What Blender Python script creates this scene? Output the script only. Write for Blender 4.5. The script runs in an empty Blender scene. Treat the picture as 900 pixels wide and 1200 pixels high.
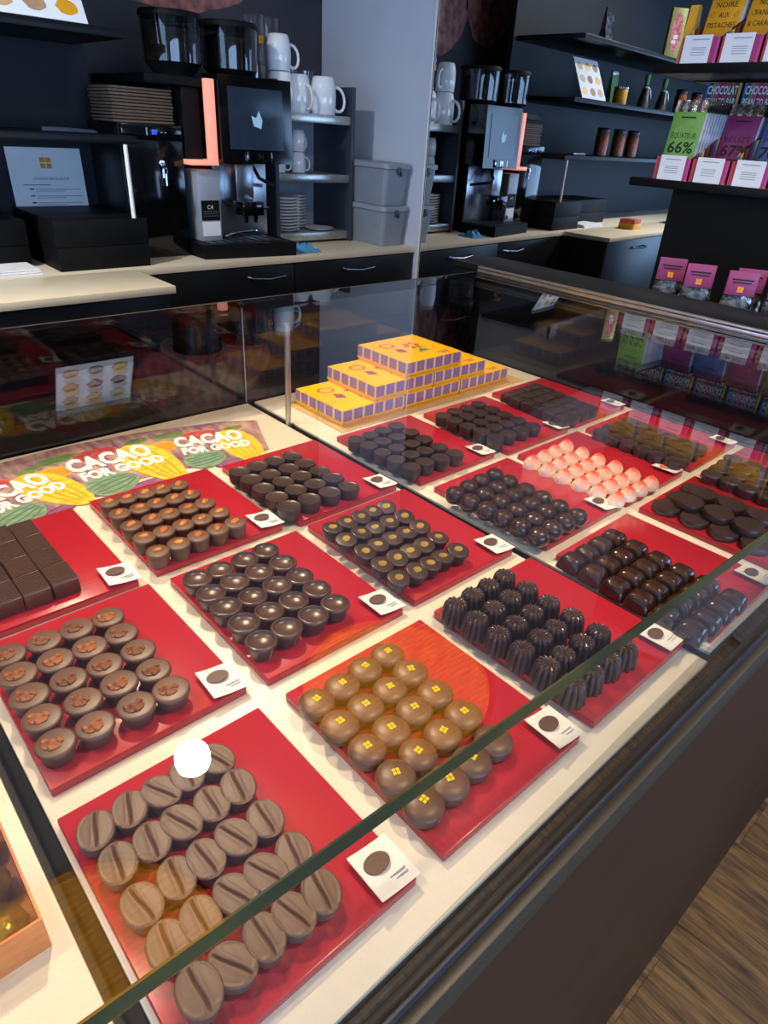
import bpy, bmesh, math, random
from mathutils import Vector, Matrix
random.seed(7)
S = bpy.context.scene
COL = S.collection
H = 1.08                      # height of the case deck above the floor; z below is given relative to the deck
# ------------------------------------------------------------------ camera
RW = [[0.742836, -0.6671263, 0.0560104], [-0.298172, -0.4045938, -0.8645214], [0.5994065, 0.6254969, -0.4994652]]   # rows: camera right, down, forward in world axes
F = 771.703; CZ = 0.39353
cam = bpy.data.cameras.new('camera'); camo = bpy.data.objects.new('camera', cam); COL.objects.link(camo)
cam.sensor_fit = 'AUTO'; cam.sensor_width = 36.0; cam.lens = F / 1200 * 36.0; cam.clip_start = 0.01
_r = Matrix(((RW[0][0], -RW[1][0], -RW[2][0]), (RW[0][1], -RW[1][1], -RW[2][1]), (RW[0][2], -RW[1][2], -RW[2][2])))
camo.matrix_world = Matrix.Translation((0, 0, CZ + H)) @ _r.to_4x4()
S.camera = camo
# ------------------------------------------------------------------ world, lights, exposure
S.view_settings.view_transform = 'Standard'; S.view_settings.look = 'None'
S.view_settings.gamma = 1.0; S.view_settings.use_curve_mapping = False
S.view_settings.exposure = 0.0
S.cycles.max_bounces = 10; S.cycles.transparent_max_bounces = 32; S.cycles.glossy_bounces = 6
S.cycles.caustics_reflective = False; S.cycles.caustics_refractive = False
S.cycles.use_denoising = True
w = bpy.data.worlds.new('world'); S.world = w; w.use_nodes = True
w.node_tree.nodes['Background'].inputs[0].default_value = (0.55, 0.72, 1.0, 1); w.node_tree.nodes['Background'].inputs[1].default_value = 0.5
CEIL = 1.72
def area(name, loc, aim, sx, sy, power, color, shape='RECTANGLE', spread=math.pi):
    l = bpy.data.lights.new(name, 'AREA'); l.shape = shape; l.size = sx; l.size_y = sy; l.energy = power; l.color = color; l.spread = spread
    o = bpy.data.objects.new(name, l); COL.objects.link(o); o.location = loc
    o.rotation_euler = (Vector(aim) - Vector(loc)).to_track_quat('-Z', 'Y').to_euler()
    return o
COOL = (0.37, 0.60, 1.0); WARM = (1.0, 0.79, 0.53)
area('window_daylight', (-2.9, 0.0, H + 0.55), (0, 0.0, H + 1.3), 3.0, 1.7, 80, COOL)
area('window_daylight', (-0.6, -2.9, H + 0.45), (-0.6, 0, H + 1.2), 3.4, 1.7, 165, COOL)
SPOTS = [(0.57, 1.40, 10.2, 0.5, 0.45), (0.75, -0.25, 7, 0.9, 0.2), (-0.55, 0.75, 4.2, 0.3, 0.6), (-0.7, 1.2, 13, 0.35, 1.95), (1.2, -0.45, 4, 1.7, 0.8)]  # first spot shows in the glass top; the other four are added fill
for sx, sy, sp, ax_, ay_ in SPOTS:
    area('ceiling_spot_or_fill_light', (sx, sy, H + CEIL - 0.045), (ax_, ay_, H), 0.11, 0.11, sp, (1.0, 0.97, 0.90) if ay_ > 1.5 else WARM, 'DISK', math.radians(95))

# ------------------------------------------------------------------ helpers
def lin(c):
    return tuple(((v / 255) / 12.92 if v / 255 <= 0.04045 else ((v / 255 + 0.055) / 1.055) ** 2.4) for v in c)
def N(nt, t, **kw):
    n = nt.nodes.new(t)
    for k, v in kw.items(): setattr(n, k, v)
    return n
def mat(name, rgb, rough=0.5, metal=0.0, c2=None, nscale=40.0, bump=0.0, bscale=200.0, coat=0.0, spec=0.5, emit=None, estr=0.0, rnd=0.0, stretch=None, trans=0.0):
    m = bpy.data.materials.new(name); m.use_nodes = True; nt = m.node_tree; b = nt.nodes['Principled BSDF']
    b.inputs['Base Color'].default_value = (*lin(rgb), 1); b.inputs['Roughness'].default_value = rough; b.inputs['Metallic'].default_value = metal
    b.inputs['Coat Weight'].default_value = coat; b.inputs['Coat Roughness'].default_value = 0.08; b.inputs['Specular IOR Level'].default_value = spec
    if emit: b.inputs['Emission Color'].default_value = (*lin(emit), 1); b.inputs['Emission Strength'].default_value = estr
    tc = N(nt, 'ShaderNodeTexCoord'); vec = tc.outputs['Object']
    if stretch:
        mp = N(nt, 'ShaderNodeMapping'); mp.inputs['Scale'].default_value = stretch; nt.links.new(vec, mp.inputs['Vector']); vec = mp.outputs['Vector']
    src = None
    if c2 is not None:
        no = N(nt, 'ShaderNodeTexNoise'); no.inputs['Scale'].default_value = nscale; no.inputs['Detail'].default_value = 5; nt.links.new(vec, no.inputs['Vector'])
        rp = N(nt, 'ShaderNodeValToRGB'); rp.color_ramp.elements[0].position = 0.35; rp.color_ramp.elements[1].position = 0.65
        rp.color_ramp.elements[0].color = (*lin(rgb), 1); rp.color_ramp.elements[1].color = (*lin(c2), 1)
        nt.links.new(no.outputs['Fac'], rp.inputs['Fac']); src = rp.outputs['Color']; nt.links.new(src, b.inputs['Base Color'])
    if rnd:
        oi = N(nt, 'ShaderNodeObjectInfo'); hs = N(nt, 'ShaderNodeHueSaturation'); mr = N(nt, 'ShaderNodeMapRange')
        mr.inputs['To Min'].default_value = 1 - rnd; mr.inputs['To Max'].default_value = 1 + rnd
        nt.links.new(oi.outputs['Random'], mr.inputs['Value']); nt.links.new(mr.outputs['Result'], hs.inputs['Value'])
        if src: nt.links.new(src, hs.inputs['Color'])
        else: hs.inputs['Color'].default_value = (*lin(rgb), 1)
        nt.links.new(hs.outputs['Color'], b.inputs['Base Color'])
    if bump:
        n2 = N(nt, 'ShaderNodeTexNoise'); n2.inputs['Scale'].default_value = bscale; n2.inputs['Detail'].default_value = 4; nt.links.new(vec, n2.inputs['Vector'])
        bp = N(nt, 'ShaderNodeBump'); bp.inputs['Strength'].default_value = bump; bp.inputs['Distance'].default_value = 0.002
        nt.links.new(n2.outputs['Fac'], bp.inputs['Height']); nt.links.new(bp.outputs['Normal'], b.inputs['Normal'])
    return m
def glassmat(name, tint=(1, 1, 1), ior=1.5, rough=0.0):
    m = bpy.data.materials.new(name); m.use_nodes = True; nt = m.node_tree; nt.nodes.clear()
    out = N(nt, 'ShaderNodeOutputMaterial'); mx = N(nt, 'ShaderNodeMixShader'); tr = N(nt, 'ShaderNodeBsdfTransparent'); gl = N(nt, 'ShaderNodeBsdfGlossy')
    tr.inputs['Color'].default_value = (*tint, 1); gl.inputs['Roughness'].default_value = rough
    ge = N(nt, 'ShaderNodeNewGeometry'); mi = N(nt, 'ShaderNodeMix'); mi.data_type = 'FLOAT'; mi.inputs[2].default_value = ior; mi.inputs[3].default_value = 1 / ior
    fr = N(nt, 'ShaderNodeFresnel')
    nt.links.new(ge.outputs['Backfacing'], mi.inputs[0]); nt.links.new(mi.outputs[0], fr.inputs['IOR'])
    nt.links.new(fr.outputs[0], mx.inputs[0]); nt.links.new(tr.outputs[0], mx.inputs[1]); nt.links.new(gl.outputs[0], mx.inputs[2]); nt.links.new(mx.outputs[0], out.inputs['Surface'])
    return m
def stripemat(name, cols, period, axis=(0, 1, 0), rough=0.5, topcol=None):
    """bands of printed colour that repeat along an object axis; topcol: plain colour on upward faces"""
    m = bpy.data.materials.new(name); m.use_nodes = True; nt = m.node_tree; b = nt.nodes['Principled BSDF']; b.inputs['Roughness'].default_value = rough
    tc = N(nt, 'ShaderNodeTexCoord'); dp = N(nt, 'ShaderNodeVectorMath', operation='DOT_PRODUCT'); dp.inputs[1].default_value = axis
    nt.links.new(tc.outputs['Object'], dp.inputs[0])
    dv = N(nt, 'ShaderNodeMath', operation='DIVIDE'); dv.inputs[1].default_value = period; nt.links.new(dp.outputs['Value'], dv.inputs[0])
    fr = N(nt, 'ShaderNodeMath', operation='FRACT'); nt.links.new(dv.outputs[0], fr.inputs[0])
    rp = N(nt, 'ShaderNodeValToRGB'); rp.color_ramp.interpolation = 'CONSTANT'; e = rp.color_ramp.elements
    n = len(cols); e[0].position = 0; e[0].color = (*lin(cols[0]), 1); e[1].position = 1 / n; e[1].color = (*lin(cols[1]), 1)
    for i in range(2, n):
        q = e.new(i / n); q.color = (*lin(cols[i]), 1)
    nt.links.new(fr.outputs[0], rp.inputs['Fac']); c = rp.outputs['Color']
    if topcol:
        ge = N(nt, 'ShaderNodeTexCoord'); sp = N(nt, 'ShaderNodeSeparateXYZ'); nt.links.new(ge.outputs['Normal'], sp.inputs[0])
        gt = N(nt, 'ShaderNodeMath', operation='GREATER_THAN'); gt.inputs[1].default_value = 0.6; nt.links.new(sp.outputs['Z'], gt.inputs[0])
        mi = N(nt, 'ShaderNodeMix'); mi.data_type = 'RGBA'; nt.links.new(gt.outputs[0], mi.inputs[0]); nt.links.new(c, mi.inputs[6]); mi.inputs[7].default_value = (*lin(topcol), 1); c = mi.outputs[2]
    nt.links.new(c, b.inputs['Base Color'])
    return m
class MB:
    def __init__(s): s.v = []; s.f = []; s.mi = []
    def add(s, vs, fs, mi=0):
        o = len(s.v); s.v += [tuple(v) for v in vs]; s.f += [tuple(i + o for i in f) for f in fs]; s.mi += [mi] * len(fs); return s
    def box(s, x0, x1, y0, y1, z0, z1, b=0.0, mi=0):
        if b <= 0:
            vs = [(x, y, z) for z in (z0, z1) for y in (y0, y1) for x in (x0, x1)]
            return s.add(vs, [(0, 2, 3, 1), (4, 5, 7, 6), (0, 1, 5, 4), (2, 6, 7, 3), (0, 4, 6, 2), (1, 3, 7, 5)], mi)
        bm = bmesh.new(); bmesh.ops.create_cube(bm, size=1)
        for v in bm.verts: v.co = Vector(((x0 + x1) / 2 + v.co.x * (x1 - x0), (y0 + y1) / 2 + v.co.y * (y1 - y0), (z0 + z1) / 2 + v.co.z * (z1 - z0)))
        bmesh.ops.bevel(bm, geom=bm.edges[:], offset=b, segments=2, affect='EDGES', profile=0.5)
        bm.verts.index_update(); s.add([v.co[:] for v in bm.verts], [[v.index for v in f.verts] for f in bm.faces], mi); bm.free(); return s
    def prism(s, poly, z0, z1, mi=0):
        n = len(poly); vs = [(p[0], p[1], z0) for p in poly] + [(p[0], p[1], z1) for p in poly]
        return s.add(vs, [tuple(range(n - 1, -1, -1)), tuple(range(n, 2 * n))] + [(i, (i + 1) % n, n + (i + 1) % n, n + i) for i in range(n)], mi)
    def hexa(s, lo, hi, mi=0):
        """lo, hi: four points each, counter-clockwise seen from the hi side"""
        return s.add(list(lo) + list(hi), [(3, 2, 1, 0), (4, 5, 6, 7)] + [(i, (i + 1) % 4, 4 + (i + 1) % 4, 4 + i) for i in range(4)], mi)
    def lathe(s, prof, seg=24, c=(0, 0, 0), sx=1.0, sy=1.0, mod=None, mi=0, caps=True):
        vs = []; fs = []; n = len(prof)
        for i, (r, z) in enumerate(prof):
            for k in range(seg):
                a = 2 * math.pi * k / seg; q = r * (mod(a, z, i) if mod else 1)
                vs.append((c[0] + q * math.cos(a) * sx, c[1] + q * math.sin(a) * sy, c[2] + z))
        for i in range(n - 1):
            for k in range(seg):
                k2 = (k + 1) % seg; fs.append((i * seg + k, i * seg + k2, (i + 1) * seg + k2, (i + 1) * seg + k))
        if caps: fs.append(tuple(range(seg - 1, -1, -1))); fs.append(tuple((n - 1) * seg + k for k in range(seg)))
        return s.add(vs, fs, mi)
    def tube(s, pts, r, seg=8, mi=0):
        pts = [Vector(p) for p in pts]; vs = []; fs = []; up = Vector((0.13, 0.31, 0.94)).normalized()
        for i, p in enumerate(pts):
            d = (pts[min(i + 1, len(pts) - 1)] - pts[max(i - 1, 0)]).normalized(); a = d.cross(up)
            if a.length < 1e-3: a = d.cross(Vector((1, 0, 0)))
            a.normalize(); b = d.cross(a); rr = r[i] if isinstance(r, (list, tuple)) else r
            for k in range(seg):
                t = 2 * math.pi * k / seg; vs.append(p + a * rr * math.cos(t) - b * rr * math.sin(t))
        for i in range(len(pts) - 1):
            for k in range(seg):
                k2 = (k + 1) % seg; fs.append((i * seg + k, (i + 1) * seg + k, (i + 1) * seg + k2, i * seg + k2))
        fs.append(tuple(range(seg))); fs.append(tuple((len(pts) - 1) * seg + k for k in range(seg - 1, -1, -1)))
        return s.add(vs, fs, mi)
    def ball(s, c, rx, ry, rz, seg=10, ring=6, mi=0, jit=0.0):
        prof = []
        vs = []; fs = []
        for i in range(ring + 1):
            t = math.pi * (i / ring) ; t = max(0.02, min(math.pi - 0.02, t))
            for k in range(seg):
                a = 2 * math.pi * k / seg; j = 1 + random.uniform(-jit, jit)
                vs.append((c[0] - rx * j * math.sin(t) * math.cos(a), c[1] - ry * j * math.sin(t) * math.sin(a), c[2] - rz * j * math.cos(t)))
        for i in range(ring):
            for k in range(seg):
                k2 = (k + 1) % seg; fs.append((i * seg + k, i * seg + k2, (i + 1) * seg + k2, (i + 1) * seg + k))
        fs.append(tuple(range(seg - 1, -1, -1))); fs.append(tuple(ring * seg + k for k in range(seg)))
        return s.add(vs, fs, mi)
    def strip(s, cols, mi=0):
        """quad grid from a list of equally long rows of points"""
        n = len(cols[0]); vs = [p for c in cols for p in c]; fs = []
        for i in range(len(cols) - 1):
            for k in range(n - 1): fs.append((i * n + k, i * n + k + 1, (i + 1) * n + k + 1, (i + 1) * n + k))
        return s.add(vs, fs, mi)
    def mesh(s, name, mats, smooth=40):
        me = bpy.data.meshes.new(name); me.from_pydata(s.v, [], s.f)
        for m in (mats if isinstance(mats, (list, tuple)) else [mats]): me.materials.append(m)
        for p, i in zip(me.polygons, s.mi): p.material_index = i
        bm = bmesh.new(); bm.from_mesh(me); bmesh.ops.recalc_face_normals(bm, faces=bm.faces[:]); bm.to_mesh(me); bm.free()
        if smooth:
            me.shade_smooth(); me.set_sharp_from_angle(angle=math.radians(smooth))
        return me
def link(name, me, parent=None, loc=None, rot=None):
    o = bpy.data.objects.new(name, me); COL.objects.link(o)
    if parent: o.parent = parent
    if loc is not None: o.location = loc
    if rot is not None: o.rotation_euler = rot
    return o
def obj(name, mb, mats, parent=None, loc=None, rot=None, smooth=40):
    return link(name, mb.mesh(name, mats, smooth), parent, loc, rot)
def wpart(name, mb, mats, root, smooth=40):
    """a part whose mesh is written in world coordinates (relative to the deck height)"""
    o = obj(name, mb, mats, root, None, None, smooth)
    o.location = Vector((0, 0, H)) - Vector(root.location) if root else Vector((0, 0, H))
    return o
def tag(o, label, cat, group=None):
    o['label'] = label; o['category'] = cat
    if group: o['group'] = group
    return o
def thing(name, label, cat, loc, rz=0.0, group=None):
    o = bpy.data.objects.new(name, None); COL.objects.link(o); o.empty_display_size = 0.05
    o.location = (loc[0], loc[1], loc[2] + H); o.rotation_euler = (0, 0, rz)
    return tag(o, label, cat, group)
def struct(name, mb, m, smooth=None, label=None, cat=None):
    o = obj(name, mb, m, None, (0, 0, H), None, smooth); o['kind'] = 'structure'
    if label: tag(o, label, cat)
    return o
def dup(root, loc, rot=None, scale=None):
    r = root.copy(); COL.objects.link(r); r.location = loc
    if rot is not None: r.rotation_euler = rot
    if scale is not None: r.scale = (scale,) * 3 if not isinstance(scale, (tuple, list)) else scale
    for ch in list(root.children):
        c = ch.copy(); COL.objects.link(c); c.parent = r
        for g in list(ch.children):
            d = g.copy(); COL.objects.link(d); d.parent = c
    return r
def text(s, size, m, parent, origin, right, up, name='lettering', bold=0.0, width=None, extr=0.0002, center=False):
    cu = bpy.data.curves.new('t', 'FONT'); cu.body = s; cu.size = 1.0; cu.extrude = 0.0; cu.offset = bold; cu.resolution_u = 2
    t = bpy.data.objects.new('t', cu); COL.objects.link(t); bpy.context.view_layer.update()
    me = bpy.data.meshes.new_from_object(t.evaluated_get(bpy.context.evaluated_depsgraph_get())); bpy.data.objects.remove(t)
    xs = [v.co.x for v in me.vertices]; wd = max(xs) - min(xs); x0 = min(xs)
    sx = size if width is None else width / wd
    R_ = Vector(right).normalized(); U_ = Vector(up).normalized(); O_ = Vector(origin)
    for v in me.vertices:
        a = (v.co.x - x0 - (wd / 2 if center else 0)) * sx; bb = v.co.y * size
        v.co = O_ + R_ * a + U_ * bb
    me.materials.clear(); me.materials.append(m); me.name = name
    return link(name, me, parent)
# pixel rays of the 900x1200 photograph, to set things down where they stand in the room
RC = [Vector(r) for r in RW]; CAMP = Vector((0, 0, CZ))
def ray(u, v):
    d = RC[0] * ((u - 450) / F) + RC[1] * ((v - 600) / F) + RC[2]; return d.normalized()
def at(u, v, ax, val):
    d = ray(u, v); t = (val - CAMP[ax]) / d[ax]; return CAMP + d * t
MN = Vector((math.cos(math.radians(2.25)), math.sin(math.radians(2.25)), 0)); MOFF = 2.0763      # mirror plane on the right wall
def via_mirror(u, v, ax, val):
    d = ray(u, v); t = (MOFF - CAMP.dot(MN)) / d.dot(MN); P = CAMP + d * t; d2 = d - MN * (2 * d.dot(MN)); s = (val - P[ax]) / d2[ax]; return P + d2 * s
ORD = ['first', 'second', 'third', 'fourth', 'fifth', 'sixth', 'seventh', 'eighth', 'ninth', 'tenth', 'eleventh', 'twelfth']

# ------------------------------------------------------------------ materials
M = {}
M['deck'] = mat('cream_laminate', (226, 215, 190), 0.35, c2=(230, 220, 197), nscale=15)
M['black'] = mat('black_laminate', (13, 13, 15), 0.36, c2=(16, 16, 18), nscale=8, bump=0.05, bscale=300, spec=0.3)
M['blackgloss'] = mat('black_gloss', (10, 10, 11), 0.09, c2=(14, 14, 15), nscale=30)
M['matteblack'] = mat('matte_black', (12, 12, 13), 0.55, c2=(15, 15, 16), nscale=30, spec=0.15)
M['navy'] = mat('dark_blue_grey_paint', (27, 30, 36), 0.55, c2=(31, 34, 41), nscale=5, bump=0.05, spec=0.25)
M['frontpanel'] = mat('dark_brown_panel', (68, 44, 32), 0.5, c2=(73, 48, 35), nscale=4, stretch=(1, 1, 3), spec=0.2)
M['rail'] = mat('bronze_rail', (66, 58, 48), 0.45, metal=0.2, c2=(76, 67, 55), nscale=60, stretch=(0.3, 4, 4))
M['edge_reflection'] = mat('painted_edge_reflection', (42, 46, 56), 0.4, c2=(48, 53, 64), nscale=40)  # colour stands in for the bluish reflection on the glass edge
M['gap'] = mat('dark_slot', (24, 21, 18), 0.6, c2=(30, 27, 23), nscale=30)
M['glass'] = glassmat('clear_glass')
M['backglass'] = glassmat('smoked_glass', (0.3, 0.3, 0.31), 1.6)
M['glassedge'] = mat('green_glass_edge', (44, 58, 40), 0.15, c2=(88, 84, 44), nscale=14, coat=0.5)
M['red'] = mat('red_acrylic', (180, 36, 50), 0.24, c2=(174, 33, 47), nscale=6)
M['white'] = mat('white_card', (238, 236, 228), 0.55, c2=(243, 241, 234), nscale=40)
M['choc_milk'] = mat('milk_chocolate', (98, 68, 51), 0.40, c2=(105, 74, 56), nscale=120, rnd=0.10)
M['choc_bean'] = mat('pale_milk_chocolate', (98, 71, 55), 0.46, c2=(105, 77, 60), nscale=90, rnd=0.08)
M['choc_mid'] = mat('brown_chocolate', (78, 55, 46), 0.27, c2=(85, 61, 51), nscale=120, rnd=0.12)
M['choc_dark'] = mat('dark_chocolate', (62, 45, 40), 0.36, c2=(68, 50, 44), nscale=120, rnd=0.12)
M['choc_black'] = mat('very_dark_chocolate', (54, 40, 35), 0.38, c2=(59, 44, 39), nscale=120, rnd=0.12)
M['choc_gloss'] = mat('glossy_dark_chocolate', (56, 34, 24), 0.16, c2=(62, 38, 26), nscale=80, coat=0.4, rnd=0.10)
M['nut'] = mat('roasted_nut', (168, 96, 42), 0.5, c2=(112, 62, 36), nscale=260, rnd=0.35, bump=0.5, bscale=700)
M['almond'] = mat('caramel_almond', (206, 128, 52), 0.35, c2=(164, 92, 36), nscale=240, rnd=0.2, bump=0.3, bscale=500)
M['goldprint'] = mat('gold_print', (176, 142, 62), 0.4, c2=(140, 108, 46), nscale=300, rnd=0.15)
M['yellowmark'] = mat('yellow_mark', (250, 205, 20), 0.5, c2=(240, 190, 15), nscale=100)
M['drizzle'] = mat('caramel_drizzle', (150, 112, 86), 0.4, c2=(130, 92, 68), nscale=200)
M['steel'] = mat('brushed_steel', (186, 190, 196), 0.28, metal=1.0, c2=(170, 174, 182), nscale=60, stretch=(1, 1, 30))
M['chrome'] = mat('chrome', (215, 216, 220), 0.1, metal=1.0, c2=(205, 206, 212), nscale=30)
M['alu'] = mat('aluminium', (190, 188, 182), 0.3, metal=0.9, c2=(175, 172, 165), nscale=80)
M['rackgrey'] = mat('grey_metal_sheet', (160, 166, 176), 0.4, metal=0.1, c2=(150, 156, 167), nscale=20)
M['rackdark'] = mat('dark_grey_post', (58, 64, 76), 0.4, metal=0.3, c2=(64, 70, 82), nscale=20)
M['porcelain'] = mat('white_porcelain', (238, 239, 240), 0.12, c2=(242, 243, 244), nscale=20, coat=0.3)
M['container'] = mat('grey_plastic', (128, 136, 148), 0.42, c2=(133, 141, 153), nscale=15, rnd=0.03)
M['lid'] = mat('grey_plastic_lid', (136, 144, 155), 0.4, c2=(152, 160, 170), nscale=15)
M['wallgrey'] = mat('pale_grey_paint', (196, 202, 214), 0.55, c2=(200, 206, 218), nscale=6, bump=0.05)
M['ceil'] = mat('white_ceiling', (232, 231, 228), 0.8, c2=(236, 235, 232), nscale=6)
M['plain'] = mat('off_white_paint', (170, 166, 160), 0.8, c2=(176, 172, 166), nscale=6)
M['kraft'] = mat('kraft_paper', (176, 144, 108), 0.7, c2=(160, 128, 94), nscale=60, rnd=0.12)
M['brownpaper'] = mat('brown_board', (136, 108, 84), 0.7, c2=(122, 96, 74), nscale=60, rnd=0.12)
M['tan'] = mat('tan_paper', (206, 172, 118), 0.6, c2=(198, 164, 110), nscale=40)
M['ink'] = mat('grey_ink', (70, 70, 74), 0.6, c2=(80, 80, 84), nscale=100)
M['inkblack'] = mat('black_ink', (18, 16, 16), 0.6, c2=(24, 22, 22), nscale=100)
M['orangelogo'] = mat('orange_print', (232, 160, 40), 0.5, c2=(226, 150, 34), nscale=60)
M['paperwhite'] = mat('white_paper', (234, 236, 240), 0.6, c2=(238, 240, 244), nscale=30)
M['print_white'] = mat('white_print', (246, 244, 236), 0.5, c2=(240, 238, 230), nscale=60)
M['blue_cloth'] = mat('blue_cloth', (70, 150, 200), 0.8, c2=(60, 136, 190), nscale=120, bump=0.4, bscale=400)
M['ledstrip'] = mat('lit_orange_panel', (255, 170, 145), 0.4, c2=(255, 160, 135), nscale=10, emit=(255, 160, 135), estr=0.6)
M['screen'] = mat('dark_touchscreen', (22, 28, 38), 0.12, c2=(30, 38, 50), nscale=14, emit=(40, 56, 76), estr=0.35)
M['bluedigit'] = mat('blue_digits', (40, 60, 255), 0.4, c2=(50, 70, 255), nscale=50, emit=(40, 70, 255), estr=2.0)
M['beans'] = mat('coffee_beans', (34, 26, 20), 0.4, c2=(84, 62, 42), nscale=140, bump=0.9, bscale=160)
M['mirror'] = mat('mirror_silver', (235, 238, 240), 0.0, metal=1.0, c2=(233, 236, 238), nscale=3)
M['jarlid'] = mat('black_jar_lid', (16, 16, 18), 0.3, c2=(20, 20, 22), nscale=60)
M['almonds'] = mat('caramel_nuts', (170, 92, 46), 0.35, c2=(96, 46, 26), nscale=60, bump=0.8, bscale=70)
M['copper'] = mat('copper_card', (206, 134, 92), 0.4, metal=0.35, c2=(196, 122, 80), nscale=20)
M['goldfoil'] = mat('gold_foil', (196, 156, 50), 0.25, metal=0.8, c2=(120, 90, 30), nscale=70, bump=0.8, bscale=90)
M['purple'] = mat('purple_card', (146, 64, 116), 0.5, c2=(138, 58, 108), nscale=30, rnd=0.08)
M['pouch'] = mat('crinkled_foil_pouch', (150, 148, 146), 0.14, metal=0.85, c2=(40, 36, 34), nscale=46, bump=0.9, bscale=70)
M['green'] = mat('green_bag_print', (104, 156, 72), 0.45, c2=(112, 164, 78), nscale=30)
M['darkgreen'] = mat('dark_green_print', (56, 112, 56), 0.5, c2=(64, 120, 60), nscale=30)
M['magenta'] = mat('magenta_bag_print', (126, 34, 92), 0.4, c2=(136, 40, 100), nscale=30)
M['pinkprint'] = mat('pink_print', (206, 70, 120), 0.5, c2=(196, 60, 110), nscale=30)
M['bluebag'] = mat('blue_bag_print', (62, 84, 140), 0.45, c2=(70, 94, 150), nscale=30)
M['yellowbag'] = mat('yellow_bag_print', (228, 164, 26), 0.45, c2=(222, 156, 22), nscale=30)
M['foilend'] = mat('crimped_foil', (196, 194, 190), 0.2, metal=0.9, c2=(90, 84, 78), nscale=90, stretch=(1, 3, 1), bump=0.5, bscale=150)
M['bagedge'] = mat('pale_foil_edge', (222, 228, 244), 0.4, metal=0.1, c2=(170, 180, 206), nscale=60)
M['yellowbox'] = mat('yellow_box_print', (255, 200, 14), 0.4, c2=(252, 192, 10), nscale=14)
M['purpleprint'] = mat('violet_print', (138, 66, 120), 0.5, c2=(150, 76, 110), nscale=60)
M['redprint'] = mat('red_brown_print', (196, 92, 52), 0.5, c2=(176, 70, 60), nscale=60)
M['greenprint'] = mat('olive_print', (108, 134, 84), 0.5, c2=(96, 120, 80), nscale=60)
BAND = [(236, 214, 170), (170, 120, 140), (120, 112, 180), (176, 116, 150), (130, 118, 186), (186, 126, 140), (122, 118, 190), (166, 110, 146), (136, 122, 184), (240, 222, 184)]
M['boxband'] = stripemat('striped_box_band', BAND, 0.0215, (1, 1, 0), 0.4, (246, 178, 18))
CART = [(150, 50, 60), (196, 60, 130), (120, 130, 90), (70, 70, 80), (70, 110, 190), (214, 176, 70), (120, 44, 70), (90, 110, 90), (150, 70, 50), (180, 52, 120)]
M['carton'] = stripemat('striped_display_carton', CART, 0.0985, (0, 1, 0), 0.5)
LIP = [(120, 44, 70)] * 3 + [(150, 60, 52), (196, 62, 74), (202, 70, 142), (168, 56, 116)] + [(120, 44, 70)] * 3
M['lip'] = stripemat('pink_red_carton_lip', LIP, 0.1, (0, 1, 0), 0.5)
M['palegrey'] = mat('pale_grey_ink', (150, 152, 160), 0.6, c2=(140, 142, 150), nscale=100)
M['tinted'] = glassmat('tinted_hopper_plastic', (0.62, 0.62, 0.64), 1.55)
M['cartonside'] = stripemat('striped_carton_side', [(40, 34, 36), (120, 44, 70), (70, 110, 190), (214, 176, 70), (60, 40, 44), (110, 60, 50)], 0.07, (1, 0, 0), 0.5)
M['stackmat'] = stripemat('blue_white_edges', [(190, 206, 240), (110, 130, 190), (220, 230, 250), (90, 100, 150)], 0.012, (1, 0, 0), 0.4)
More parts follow.
